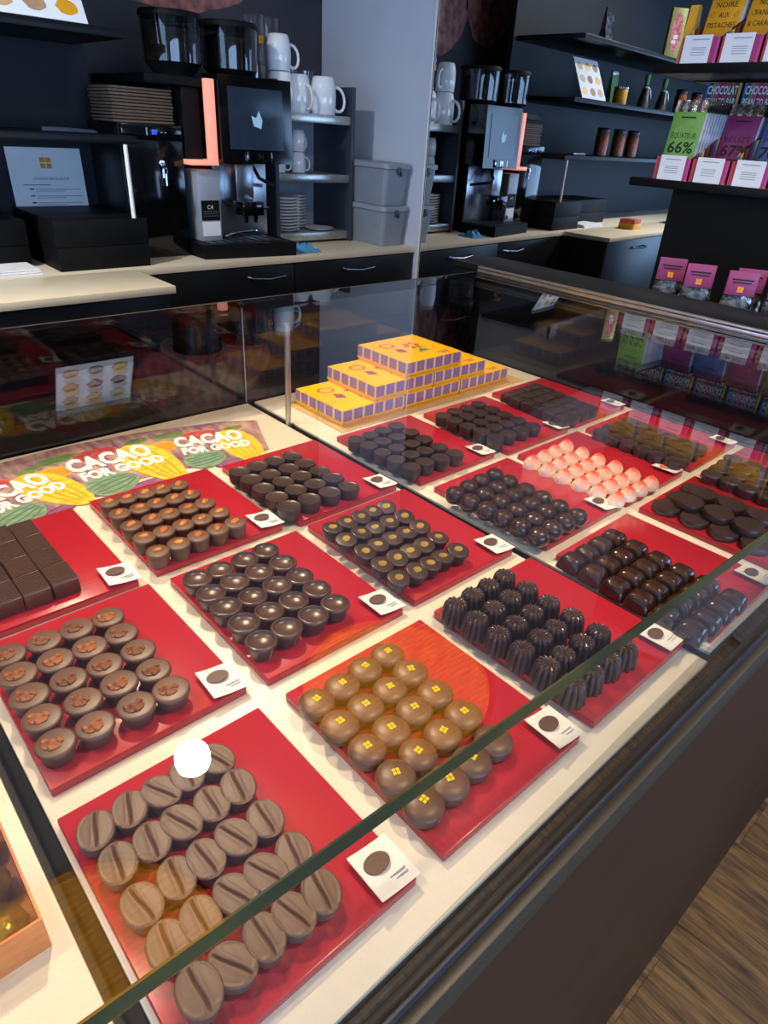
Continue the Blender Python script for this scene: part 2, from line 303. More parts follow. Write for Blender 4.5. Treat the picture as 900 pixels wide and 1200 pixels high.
# wood planks
def woodmat():
    m = bpy.data.materials.new('brown_wood_vinyl'); m.use_nodes = True; nt = m.node_tree; b = nt.nodes['Principled BSDF']; b.inputs['Roughness'].default_value = 0.5
    tc = N(nt, 'ShaderNodeTexCoord'); oi = N(nt, 'ShaderNodeObjectInfo'); ad = N(nt, 'ShaderNodeVectorMath', operation='ADD'); ml = N(nt, 'ShaderNodeVectorMath', operation='SCALE'); ml.inputs['Scale'].default_value = 7
    cb = N(nt, 'ShaderNodeCombineXYZ'); nt.links.new(oi.outputs['Random'], cb.inputs[0]); nt.links.new(oi.outputs['Random'], cb.inputs[1]); nt.links.new(cb.outputs[0], ml.inputs[0])
    nt.links.new(tc.outputs['Object'], ad.inputs[0]); nt.links.new(ml.outputs[0], ad.inputs[1])
    mp = N(nt, 'ShaderNodeMapping'); mp.inputs['Scale'].default_value = (14, 1.6, 1); nt.links.new(ad.outputs[0], mp.inputs['Vector'])
    n1 = N(nt, 'ShaderNodeTexNoise'); n1.inputs['Scale'].default_value = 3; n1.inputs['Detail'].default_value = 6; n1.inputs['Distortion'].default_value = 1.2; nt.links.new(mp.outputs[0], n1.inputs['Vector'])
    mp2 = N(nt, 'ShaderNodeMapping'); mp2.inputs['Scale'].default_value = (90, 4, 1); nt.links.new(ad.outputs[0], mp2.inputs['Vector'])
    n2 = N(nt, 'ShaderNodeTexNoise'); n2.inputs['Scale'].default_value = 2.2; n2.inputs['Detail'].default_value = 4; n2.inputs['Distortion'].default_value = 2.0; nt.links.new(mp2.outputs[0], n2.inputs['Vector'])
    mx = N(nt, 'ShaderNodeMix'); mx.data_type = 'FLOAT'; mx.inputs[0].default_value = 0.45; nt.links.new(n1.outputs['Fac'], mx.inputs[2]); nt.links.new(n2.outputs['Fac'], mx.inputs[3])
    rp = N(nt, 'ShaderNodeValToRGB'); e = rp.color_ramp.elements; e[0].position = 0.36; e[0].color = (*lin((50, 33, 20)), 1); e[1].position = 0.64; e[1].color = (*lin((150, 112, 68)), 1)
    nt.links.new(mx.outputs[0], rp.inputs['Fac']); nt.links.new(rp.outputs['Color'], b.inputs['Base Color'])
    bp = N(nt, 'ShaderNodeBump'); bp.inputs['Strength'].default_value = 0.25; bp.inputs['Distance'].default_value = 0.002; nt.links.new(mx.outputs[0], bp.inputs['Height']); nt.links.new(bp.outputs[0], b.inputs['Normal'])
    return m
M['wood'] = woodmat()
# ------------------------------------------------------------------ room shell
struct('floor', MB().box(-3.0, 2.4, -3.0, 2.75, -H - 0.05, -H - 0.004), M['gap'])
fl = bpy.data.objects['floor']
PW, PL = 0.2, 1.4
plank_me = None
i = 0; x = -0.42
while x < 2.3:
    y = 0.1 - (0.37 * (i % 3)) - PL * 2
    for j in range(3):
        y0 = y + j * PL; y1 = min(y0 + PL - 0.001, 0.9)
        if y1 - y0 > 0.05:
            o = obj('plank', MB().box(x, x + PW - 0.001, y0, y1, -0.004, 0.0), M['wood'], fl, (0, 0, -H), None, None); o.location = (0, 0, -H)
    x += PW; i += 1
struct('ceiling', MB().box(-3.0, 2.4, -3.0, 2.75, CEIL, CEIL + 0.1), M['ceil'])
struct('wall_back', MB().box(-3.0, 2.4, 2.63, 2.75, -H, CEIL), M['navy'])
struct('wall_left', MB().box(-3.12, -3.0, -3.0, 2.75, -H, CEIL), M['plain'])
struct('wall_front', MB().box(-3.0, 2.4, -3.12, -3.0, -H, CEIL), M['plain'])
struct('wall_right', MB().box(2.28, 2.4, -3.0, 2.63, -H, CEIL), M['black'])
for nm, fr in (('window_1', [(0, -2.92, -2.86, -1.62, -1.52), (0, -2.92, -2.86, -0.65, -0.6), (0, -2.92, -2.86, 0.55, 0.6), (0, -2.92, -2.86, 1.52, 1.62)]), ('window_2', [(1, -2.92, -2.86, -2.4, -2.3), (1, -2.92, -2.86, -1.2, -1.15), (1, -2.92, -2.86, 0.0, 0.05), (1, -2.92, -2.86, 1.1, 1.2)])):
    b = MB()
    for ax, a0, a1, b0, b1 in fr:
        if ax == 0: b.box(a0, a1, b0, b1, -0.4, 1.5)
        else: b.box(b0, b1, a0, a1, -0.5, 1.4)
    a = fr[0]
    if a[0] == 0: b.box(-2.92, -2.86, -1.62, 1.62, -0.5, -0.4); b.box(-2.92, -2.86, -1.62, 1.62, 1.4, 1.5)
    else: b.box(-2.4, 1.2, -2.92, -2.86, -0.6, -0.5); b.box(-2.4, 1.2, -2.92, -2.86, 1.32, 1.42)
    struct(nm, b, M['plain'])
# grey side wall beside the counter, then the mirror that carries on along the same side
struct('wall_side', MB().box(1.996, 2.002, 1.986, 2.63, -H, CEIL), M['wallgrey'])
struct('trim_1', MB().box(1.994, 1.9995, 1.981, 1.9855, -H, CEIL), M['print_white'])
def mx(y): return (MOFF - MN[1] * y) / MN[0]
mir = obj('wall_mirror', MB().prism([(mx(1.978), 1.978), (mx(1.978) + 0.012, 1.978), (mx(-2.2) + 0.012, -2.2), (mx(-2.2), -2.2)], -H + 0.02, CEIL - 0.01), M['mirror'], None, (0, 0, H), None, None)
tag(mir, 'tall wall mirror beside the pale grey wall, reflecting the coffee corner', 'mirror')

# cocoa mural printed on the dark back wall
mural = thing('wall_mural', 'printed mural of brown cocoa pods on dark back wall', 'mural', (1.0, 2.625, 0.5))
M['mural'] = mat('mural_ground', (36, 36, 44), 0.5, c2=(58, 50, 54), nscale=3.0)
M['podskin'] = mat('cocoa_pod_print', (176, 108, 96), 0.5, c2=(104, 62, 58), nscale=26, bump=0.3, bscale=60)
wpart('mural_sheet', MB().box(0.1, 1.985, 2.622, 2.63, 0.0, 1.7), M['mural'], mural)
def podpoly(cx, cz, a, b, rot, n=28):
    pts = []
    for k in range(n):
        t = 2 * math.pi * k / n; px = a * math.cos(t); pz = b * math.sin(t) * (1 - 0.25 * math.cos(t)) * (1 + 0.03 * math.cos(9 * t))
        pts.append((cx + px * math.cos(rot) - pz * math.sin(rot), cz + px * math.sin(rot) + pz * math.cos(rot)))
    return pts
for (cx, cz, a, b, rot) in [(1.36, 0.90, 0.34, 0.19, -0.12), (0.86, 1.02, 0.22, 0.20, 0.9), (1.7, 1.25, 0.26, 0.16, 0.7)]:
    pp = podpoly(cx, cz, a, b, rot); n = len(pp)
    q = MB(); q.add([(p[0], 2.6195, p[1]) for p in pp] + [(p[0], 2.622, p[1]) for p in pp], [tuple(range(n)), tuple(range(2 * n - 1, n - 1, -1))] + [(k, n + k, n + (k + 1) % n, (k + 1) % n) for k in range(n)])
    wpart('cocoa_pod_print', q, M['podskin'], mural)

# ------------------------------------------------------------------ glass display case
GX0, GX1, GY0, GY1, GZ = -0.66, 1.077, 0.117, 0.9, 0.16
case = thing('display_case', 'long black glass topped counter case full of chocolates', 'display case', (0.3, 0.5, -H))
wpart('carcass', MB().box(-0.7, 1.205, 0.110, 0.905, -H + 0.0, -0.034, 0.0), M['frontpanel'], case, None)
wpart('slot_floor', MB().box(-0.69, 1.08, 0.118, 0.9, -0.034, -0.031), M['gap'], case, None)
for (x0, x1, y0) in [(-0.65, 0.021, 0.124), (0.035, 0.534, 0.122), (0.547, 1.074, 0.127)]:
    wpart('deck_panel', MB().box(x0, x1, y0, 0.897, -0.008, -0.004, 0.001), M['deck'], case)
    wpart('panel_core', MB().box(x0 + 0.001, x1 - 0.001, y0 + 0.001, 0.896, -0.0305, -0.0081), M['gap'], case, None)
wpart('front_rail', MB().box(-0.7, 1.2, 0.1005, 0.1095, -0.06, -0.03, 0.002).box(-0.7, 1.2, 0.1175, 0.1215, -0.034, -0.014), M['rail'], case)
wpart('painted_reflection_strip', MB().box(-0.7, 1.2, 0.1085, 0.1109, -0.03, -0.020), M['edge_reflection'], case, None)  # strip painted as the blue reflection along the front glass bottom
gm = [M['glass'], M['glassedge']]
def slab(x0, x1, y0, y1, z0, z1, thin):
    b = MB().box(x0, x1, y0, y1, z0, z1); b.mi = [1] * 6      # faces: z0, z1, y0, y1, x0, x1
    for k in {2: (0, 1), 1: (2, 3), 0: (4, 5)}[thin]: b.mi[k] = 0
    return b
def fy(x): return 0.1205 - 0.03 * x       # front edge of the glass, a little out of square
b = slab(GX0, GX1, 0.1, GY1, GZ - 0.009, GZ, 2); b.mi = [0, 0, 1, 0, 0, 0]; b.v = [(v[0], v[1] if v[1] > 0.5 else fy(v[0]), v[2]) for v in b.v]
wpart('glass_top', b, gm, case, None)
b = slab(GX0, GX1, 0.111, 0.117, -0.034, GZ - 0.0095, 1); b.v = [(v[0], v[1] if v[2] < 0 else fy(v[0]) + (v[1] - 0.111), v[2]) for v in b.v]
wpart('front_glass', b, gm, case, None)
bg = [M['backglass'], M['gap']]
for (x0, x1) in [(GX0, 0.5335), (0.5345, GX1)]:
    wpart('back_glass', slab(x0, x1, GY1 + 0.001, GY1 + 0.006, -0.03, GZ - 0.0005, 1), bg, case, None)
wpart('back_panel', MB().box(-0.7, 1.2, 0.906, 0.912, -H, -0.004), M['black'], case, None)
wpart('end_panel', MB().box(1.079, 1.2, 0.09, 0.905, -0.034, GZ - 0.004), M['blackgloss'], case, None)
wpart('end_panel', MB().box(-0.7, -0.662, 0.09, 0.905, -0.034, GZ - 0.004), M['blackgloss'], case, None)
wpart('top_frame', MB().box(1.086, 1.205, 0.085, 0.972, GZ - 0.004, GZ + 0.012, 0.003), M['black'], case)
wpart('frame_trim', MB().box(1.078, 1.0855, 0.085, 0.9, GZ + 0.0, GZ + 0.006, 0.001).box(1.078, 1.0855, 0.085, 0.9, GZ + 0.007, GZ + 0.011, 0.001), M['alu'], case)
wpart('glass_post', MB().lathe([(0.0045, -0.012), (0.0045, 0.150)], 14, (0.539, 0.787, 0)), M['alu'], case)
wpart('door_strip', MB().box(0.5334, 0.5348, 0.8992, 0.9006, -0.003, GZ - 0.012), M['rackgrey'], case, None)
sc0 = thing('side_counter', 'dark brown counter front continuing right of the glass case', 'counter', (1.6, 0.2, -H))
wpart('counter_body', MB().box(1.2065, 2.0, 0.110, 0.44, -H, 0.0), M['frontpanel'], sc0, None)

# pendant lamps above the case (seen only as golden reflections in the glass top)
M['shade'] = mat('golden_wood_shade', (190, 132, 40), 0.5, c2=(120, 78, 22), nscale=16, stretch=(2, 12, 1))
def diffmat():
    m = mat('glowing_golden_diffuser', (214, 140, 16), 0.5, c2=(140, 88, 8), nscale=14, stretch=(1.5, 9, 1))
    nt = m.node_tree; b = nt.nodes['Principled BSDF']; rp = [n for n in nt.nodes if n.type == 'VALTORGB'][0]
    nt.links.new(rp.outputs['Color'], b.inputs['Emission Color']); b.inputs['Emission Strength'].default_value = LAMP; return m
LAMP = 4.2
M['diffuser'] = diffmat()
for k, (px, py, side) in enumerate([(0.77, 0.73, 'right'), (0.03, 0.55, 'left')]):
    t = thing('pendant_lamp', 'round golden pendant lamp hanging above the %s part of the case' % side, 'lamp', (px, py, 0.95), 0, 'pendant lamps above the case')
    obj('lamp_shade', MB().lathe([(0.205, 0.0), (0.215, 0.0), (0.205, 0.16), (0.02, 0.18), (0.0, 0.178), (0.0, 0.172), (0.195, 0.152), (0.203, 0.002)], 40, caps=False), M['shade'], t)
    obj('lamp_diffuser', MB().lathe([(0.202, 0.004), (0.202, 0.008)], 40), M['diffuser'], t)
    obj('lamp_cord', MB().tube([(0, 0, 0.175), (0, 0, CEIL - 0.95)], 0.003, 6), M['matteblack'], t)
SPW = ['behind the case, reflected in its glass top', 'added as unseen fill in front of the case', 'added as unseen fill left of the case', 'added as unseen fill for the left worktop', 'added as unseen fill in front of the bar rack']
for (sx, sy, sp, ax_, ay_), wd in zip(SPOTS, SPW):
    t = thing('ceiling_spot_or_fill', 'round white ceiling spotlight ' + wd, 'spotlight', (sx, sy, CEIL), 0, 'ceiling spotlights')
    obj('spotlight_ring', MB().lathe([(0.062, -0.04), (0.075, -0.04), (0.078, 0.0), (0.062, 0.0), (0.062, -0.04)], 32, caps=False), M['print_white'], t)
# ------------------------------------------------------------------ red trays and the chocolates on them
TZ = 0.004; TW, TD = 0.15, 0.1756
TRAYS = {'bars': (0.037, 0.708), 'nutdisc': (0.042, 0.521), 'bean': (0.038, 0.322), 'almond': (0.207, 0.711), 'bowl': (0.211, 0.517), 'dot': (0.212, 0.321),
 'cup': (0.376, 0.704), 'gold': (0.378, 0.518), 'bundt': (0.381, 0.321), 'plain1': (0.559, 0.694), 'ball': (0.563, 0.498), 'pillow': (0.559, 0.307),
 'plain2': (0.732, 0.687), 'redwhite': (0.734, 0.497), 'coin': (0.736, 0.306), 'square': (0.906, 0.689), 'foil': (0.906, 0.495), 'last': (0.906, 0.306)}
TL = {'bars': 'striped square chocolates', 'nutdisc': 'nut topped chocolate discs', 'bean': 'chocolates shaped like coffee beans', 'almond': 'caramel almond cups', 'bowl': 'hollow chocolate bowls', 'dot': 'domes with yellow marks',
 'cup': 'plain dark cups near the brochure strip', 'gold': 'gold printed dark discs', 'bundt': 'fluted dark chocolates', 'plain1': 'dark cups in front of the yellow boxes', 'ball': 'dark chocolate balls', 'pillow': 'glossy dark pillow chocolates',
 'plain2': 'dark cups right of the yellow boxes', 'redwhite': 'red and white chocolates', 'coin': 'piled dark chocolate coins', 'square': 'square dark chocolates', 'foil': 'dark rounds behind the piled coins', 'last': 'dark rounds at the case right end'}
tray_me = MB().box(0, TW, -TD, 0, -0.008, 0, 0.0012).mesh('tray', M['red'])
M['cardpic'] = mat('printed_chocolate_picture', (84, 58, 46), 0.5, c2=(100, 70, 54), nscale=200)
def card_mesh():
    # a paper card lying on the tray corner: top bent up slightly at the left, front flap folded down
    b = MB(); rows = []
    for i in range(7):
        u = i / 6; row = []
        for (v, dz) in ((0.034, 0.0), (0.017, 0.0), (0.0, 0.0)):
            row.append((u * 0.031, v, 0.0012 + 0.0035 * (1 - u) ** 2 * 1.0))
        rows.append(row)
    lo = [[(p[0], p[1] * 0.97 + 0.0003, p[2] - 0.0006) for p in r] for r in rows]
    b.strip(rows); b.strip(lo); return b.mesh('picture_card', M['white'])
card_me = card_mesh()
def ell(cx, cy, a, b, z, n=18, th=0.0003):
    return MB().lathe([(1.0, z), (0.98, z + th)], n, (cx, cy, 0), a, b)
pic_me = MB().lathe([(0.0092, 0.0042), (0.0089, 0.0046)], 18, (0.0130, 0.0205, 0), 1, 0.72).mesh('picture', M['cardpic'])
M['redwhitepic'] = mat('red_chocolate_picture', (226, 96, 70), 0.5, c2=(236, 120, 90), nscale=100)
pic2_me = MB().lathe([(0.0082, 0.0042), (0.0079, 0.0046)], 18, (0.0125, 0.020, 0), 1, 0.72).mesh('picture', M['redwhitepic'])
ln_me = MB().box(0.014, 0.026, 0.0088, 0.0093, 0.0020, 0.0027).box(0.017, 0.026, 0.0062, 0.0066, 0.0018, 0.0024).mesh('printed_line', M['palegrey'], None)
for k, (tx, ty) in TRAYS.items():
    o = link('serving_tray', tray_me, None, (tx, ty, TZ + H), (0, 0, random.uniform(-0.006, 0.006))); tag(o, 'red acrylic tray holding the ' + TL[k], 'tray', 'red trays on the deck')
    c = link('picture_card', card_me, None, (tx + TW - 0.028, ty - TD + 0.0005, TZ + H + 0.0005), (0, 0, random.uniform(-0.05, 0.05)))
    tag(c, 'white picture card on tray of ' + TL[k], 'card', 'picture cards on the trays')
    link('picture', pic2_me if k == 'redwhite' else pic_me, c); link('printed_line', ln_me, c)

def sgn(x): return -1 if x < 0 else 1
def fillet_cup(r0, r1, h, lip=0.0, dish=0.0, seg=24, n=4):
    p = [(r0 * 0.96, 0.0), (r0, 0.0012), (r1 - lip, h - 0.003 - lip * 0.3)]
    if lip: p += [(r1, h - 0.003), (r1, h - 0.0012)]
    p += [(r1 - 0.0008, h - 0.0002), (r1 - 0.002, h)]
    if dish:
        for i in range(1, n + 1):
            t = i / n; p.append(((r1 - 0.002) * math.cos(t * math.pi / 2) + 0.0002, h - dish * math.sin(t * math.pi / 2)))
    else: p += [(r1 * 0.5, h + 0.0004), (0.0003, h + 0.0006)]
    return p
def superell(a, b, h, e1, e2, seg=20, ring=7):
    mb = MB(); vs = []; fs = []
    f = lambda v, e: sgn(v) * abs(v) ** e
    for i in range(ring + 1):
        t = (math.pi / 2) * i / ring
        for k in range(seg):
            p = 2 * math.pi * k / seg; vs.append((a * f(math.cos(t), e1) * f(math.cos(p), e2), b * f(math.cos(t), e1) * f(math.sin(p), e2), h * f(math.sin(t), e1)))
    for i in range(ring):
        for k in range(seg):
            k2 = (k + 1) % seg; fs.append((i * seg + k, i * seg + k2, (i + 1) * seg + k2, (i + 1) * seg + k))
    fs.append(tuple(range(seg - 1, -1, -1))); fs.append(tuple(ring * seg + k for k in range(seg)))
    return mb.add(vs, fs)
def proto(name, mb, m, kids=(), smooth=45):
    o = obj(name, mb, m, None, None, None, smooth)
    for (kn, kb, km) in kids: obj(kn, kb, km, o)
    return o
P = {}
# ribbed squares
b = MB().box(-0.0115, 0.0115, -0.0165, 0.0165, 0, 0.0155, 0.0008)
P['bars'] = proto('striped_chocolate', b, M['choc_milk'])
rb = MB()
for k in range(12):        # slanting raised ribs on the top
    t = -0.0163 + 0.0027 * k
    if t + 0.0026 < 0.0165: rb.hexa([(-0.0112, t, 0.0153), (0.0112, t + 0.0010, 0.0153), (0.0112, t + 0.0026, 0.0153), (-0.0112, t + 0.0016, 0.0153)], [(-0.0112, t + 0.0005, 0.0168), (0.0112, t + 0.0015, 0.0168), (0.0112, t + 0.0020, 0.0168), (-0.0112, t + 0.0010, 0.0168)])
r_ = obj('rib', rb, M['choc_milk'], P['bars'], None, None, None); r_['kind'] = 'stuff'
def nutlumps(n, r, z, s):
    q = MB()
    for k in range(n): q.ball((random.uniform(-r, r) * 1.5, random.uniform(-r, r), z), s * random.uniform(0.7, 1.2), s * random.uniform(0.6, 1.0), s * 0.7, 8, 5, 0, 0.25)
    return q
P['nutdisc'] = proto('nut_topped_chocolate', MB().lathe(fillet_cup(0.0112, 0.0139, 0.0145, 0.0016), 28), M['choc_milk'], [('nut_topping', nutlumps(8, 0.0042, 0.0148, 0.0036), M['nut'])])
def almondtop(): return MB().ball((0, 0, 0.0175), 0.0062, 0.0046, 0.0028, 12, 7, 0, 0.08).ball((0.002, 0.001, 0.0188), 0.003, 0.002, 0.0018, 8, 5, 0, 0.2)
P['almond'] = proto('almond_chocolate', MB().lathe(fillet_cup(0.0105, 0.0124, 0.0172, 0.0008), 24), M['choc_milk'], [('almond', almondtop(), M['almond'])])
P['bowl'] = proto('hollow_chocolate', MB().lathe(fillet_cup(0.0102, 0.0140, 0.0165, 0.0012, 0.0045, 28), 28), M['choc_mid'])
P['cup'] = proto('dark_chocolate_cup', MB().lathe(fillet_cup(0.0122, 0.0140, 0.015, 0.0, 0.0012, 24), 24), M['choc_dark'])
P['gold'] = proto('gold_printed_chocolate', MB().lathe(fillet_cup(0.0100, 0.0128, 0.0138, 0.001), 24), M['choc_dark'], [('gold_print', MB().lathe([(0.0050, 0.0139), (0.0046, 0.0149)], 14, (0, 0, 0), 1.1, 0.9), M['goldprint'])])
flute = lambda a, z, i: 1 + (0.22 * (abs(math.cos(6 * a)) - 0.62) if i < 7 else (0.2 * (abs(math.cos(6 * a)) - 0.62) if i < 9 else 0))
def ridges():
    q = MB()
    for k in range(12):
        a = k * math.pi / 6; q.tube([(r * math.cos(a), r * math.sin(a), z) for r, z in ((0.0026, 0.0172), (0.005, 0.0204), (0.0072, 0.0212), (0.009, 0.0202))], 0.0010, 6)
    return q
P['bundt'] = proto('fluted_chocolate', MB().lathe([(0.0118, 0), (0.0122, 0.001), (0.0118, 0.006), (0.0112, 0.012), (0.0104, 0.017), (0.0094, 0.0198), (0.0078, 0.0208), (0.0058, 0.0204), (0.0044, 0.0196), (0.003, 0.0172), (0.0016, 0.0166), (0.0003, 0.0176)], 72, (0, 0, 0), 1, 1, flute), M['choc_dark'], [('radial_ridge', ridges(), M['choc_mid'])], 40)
def dotmark():
    q = MB(); s = 0.0011
    for (a, c) in ((-1, -1), (1, -1), (-1, 1), (1, 1)): q.box(a * s * 1.3 - s, a * s * 1.3 + s, c * s * 1.3 - s, c * s * 1.3 + s, 0.0130, 0.0144)
    return q
P['dot'] = proto('domed_chocolate', MB().lathe([(0.0118, 0), (0.0132, 0.0014), (0.0134, 0.004), (0.0131, 0.0058), (0.0143, 0.0074), (0.0145, 0.0086), (0.0140, 0.0101), (0.0122, 0.0117), (0.009, 0.0129), (0.0045, 0.0136), (0.0003, 0.0138)], 30, (0, 0, 0), 1, 1), M['choc_milk'], [('yellow_mark', dotmark(), M['yellowmark'])])
def bean():
    A, B, hh = 0.0120, 0.0148, 0.0120; nu, nv = 37, 17; vs = []; fs = []
    for j in range(nv):
        v = -1 + 2 * j / (nv - 1)
        for i in range(nu):
            u = -1 + 2 * i / (nu - 1); u = sgn(u) * abs(u) ** 1.5; xx = u * math.sqrt(max(0, 1 - v * v / 2)); yy = v * math.sqrt(max(0, 1 - u * u / 2)); rr = min(1, math.hypot(xx, yy))
            rim = 0.0006 if 0.88 < rr < 0.97 else 0.0
            g = -0.0020 * math.exp(-((xx * A + 0.0007 * math.sin(yy * 3)) / 0.00062) ** 2) * (1 if abs(yy) < 0.8 else 0) + 0.0004 * math.exp(-((abs(xx * A) - 0.0022) / 0.0014) ** 2) * (1 - yy * yy)
            vs.append((xx * A, yy * B, hh + rim + g - 0.0008 * rr ** 6))
    for j in range(nv - 1):
        for i in range(nu - 1): fs.append((j * nu + i, j * nu + i + 1, (j + 1) * nu + i + 1, (j + 1) * nu + i))
    ring = [i for i in range(nu)] + [j * nu + nu - 1 for j in range(1, nv)] + [(nv - 1) * nu + i for i in range(nu - 2, -1, -1)] + [j * nu for j in range(nv - 2, 0, -1)]
    n = len(ring); base = len(vs)
    for (k, z) in ((1.0, hh - 0.002), (0.86, 0.001), (0.83, 0)):
        for r in ring: vs.append((vs[r][0] * k, vs[r][1] * k, z))
    prev = ring
    for t in range(3):
        cur = [base + t * n + q for q in range(n)]
        for q in range(n): fs.append((cur[q], cur[(q + 1) % n], prev[(q + 1) % n], prev[q]))
        prev = cur
    fs.append(tuple(reversed(prev))); return MB().add(vs, fs)
P['bean'] = proto('coffee_bean_chocolate', bean(), M['choc_bean'], (), 50)
P['plain1'] = proto('dark_chocolate_cup', MB().lathe(fillet_cup(0.0116, 0.0130, 0.0165, 0.0, 0.0008, 24), 24), M['choc_black'])
P['plain2'] = proto('dark_chocolate_cup', MB().lathe(fillet_cup(0.0116, 0.0134, 0.0165, 0.0, 0.0006, 24), 24), M['choc_black'])
def scrib():
    q = MB(); pts = []
    for k in range(15):
        t = k / 14; xx = (-0.0065 + 0.013 * t); yy = 0.0045 * (1 if k % 2 else -1) * (1 - (2 * t - 1) ** 2 * 0.6); r2 = (xx / 0.0128) ** 2 + (yy / 0.0128) ** 2
        pts.append((xx, yy, 0.0105 + 0.0108 * math.sqrt(max(0, 1 - r2)) + 0.0002))
    return q.tube(pts, 0.00035, 5)
P['ball'] = proto('chocolate_ball', MB().lathe([(0.006, 0), (0.0098, 0.002), (0.0122, 0.006), (0.0128, 0.0105), (0.0121, 0.0148), (0.0098, 0.0182), (0.0066, 0.0203), (0.0032, 0.0211), (0.0003, 0.0213)], 26), M['choc_gloss'], [('drizzle', scrib(), M['drizzle'])])
def arch():
    a_, b_, h_ = 0.0118, 0.0130, 0.0165; rows = []
    for i in range(13):
        v = -1 + i / 6; yy = b_ * math.sin(v * math.pi / 2); ends = max(0.0, 1 - abs(math.sin(v * math.pi / 2)) ** 4.5) ** 0.5; row = []
        for j in range(15):
            t = math.pi * j / 14; c_, s_ = math.cos(t), math.sin(t); row.append((-a_ * sgn(c_) * abs(c_) ** 0.62 * (0.86 + 0.14 * ends), yy, h_ * s_ ** 0.72 * (0.12 + 0.88 * ends)))
        rows.append(row)
    q = MB().strip(rows); n = 15; q.f += [tuple(range(n)), tuple(12 * n + k for k in range(n - 1, -1, -1))] + [(k * n, k * n + n - 1, (k + 1) * n + n - 1, (k + 1) * n) for k in range(12)]; q.mi += [0] * 14; return q
P['pillow'] = proto('pillow_chocolate', arch(), M['choc_gloss'], (), 60)
def rwmat():
    m = bpy.data.materials.new('red_sprayed_white_chocolate'); m.use_nodes = True; nt = m.node_tree; b = nt.nodes['Principled BSDF']; b.inputs['Roughness'].default_value = 0.32
    tc = N(nt, 'ShaderNodeTexCoord'); dp = N(nt, 'ShaderNodeVectorMath', operation='DOT_PRODUCT'); dp.inputs[1].default_value = (-3, -10, 48); nt.links.new(tc.outputs['Object'], dp.inputs[0])
    no = N(nt, 'ShaderNodeTexNoise'); no.inputs['Scale'].default_value = 500; nt.links.new(tc.outputs['Object'], no.inputs['Vector'])
    ad = N(nt, 'ShaderNodeMath', operation='MULTIPLY_ADD'); ad.inputs[1].default_value = 0.22; nt.links.new(no.outputs['Fac'], ad.inputs[0]); nt.links.new(dp.outputs['Value'], ad.inputs[2])
    rp = N(nt, 'ShaderNodeValToRGB'); e = rp.color_ramp.elements; e[0].position = 0.52; e[0].color = (*lin((248, 228, 204)), 1); e[1].position = 0.92; e[1].color = (*lin((232, 66, 30)), 1)
    nt.links.new(ad.outputs[0], rp.inputs['Fac']); nt.links.new(rp.outputs['Color'], b.inputs['Base Color']); return m
M['redwhite'] = rwmat()
def wedge():
    rows = []
    for i in range(13):
        u = -1 + i / 6; wd = 0.0108 * (1 - abs(u) ** 2.2) ** 0.6 if abs(u) < 1 else 0.0004; wd = max(wd, 0.0006); hh = 0.017 * (1 - 0.55 * u * u)
        rows.append([(u * 0.0142, -wd, 0), (u * 0.0142, -wd, hh * 0.45), (u * 0.0142, -wd * 0.55, hh * 0.86), (u * 0.0142, wd * 0.12, hh), (u * 0.0142, wd * 0.55, hh * 0.8), (u * 0.0142, wd, hh * 0.3), (u * 0.0142, wd, 0)])
    q = MB().strip(rows); n = 7; q.f += [tuple(range(n)), tuple(12 * n + k for k in range(n - 1, -1, -1))] + [(k * n, k * n + n - 1, (k + 1) * n + n - 1, (k + 1) * n) for k in range(12)]; q.mi += [0] * 14; return q
P['redwhite'] = proto('red_white_chocolate', wedge(), M['redwhite'], (), 70)
P['coin'] = proto('chocolate_coin', MB().lathe(fillet_cup(0.0168, 0.0174, 0.0085, 0.0, 0.0006, 30), 30), M['choc_dark'])
P['square'] = proto('square_chocolate', MB().box(-0.0118, 0.0118, -0.0105, 0.0105, 0, 0.016, 0.0018), M['choc_black'])
P['foil'] = proto('round_dark_chocolate', MB().lathe(fillet_cup(0.0126, 0.0132, 0.013, 0.0, 0.001, 24), 24), M['choc_dark'])
P['last'] = proto('round_dark_chocolate', MB().lathe(fillet_cup(0.0120, 0.0136, 0.0135, 0.001), 24), M['choc_dark'])

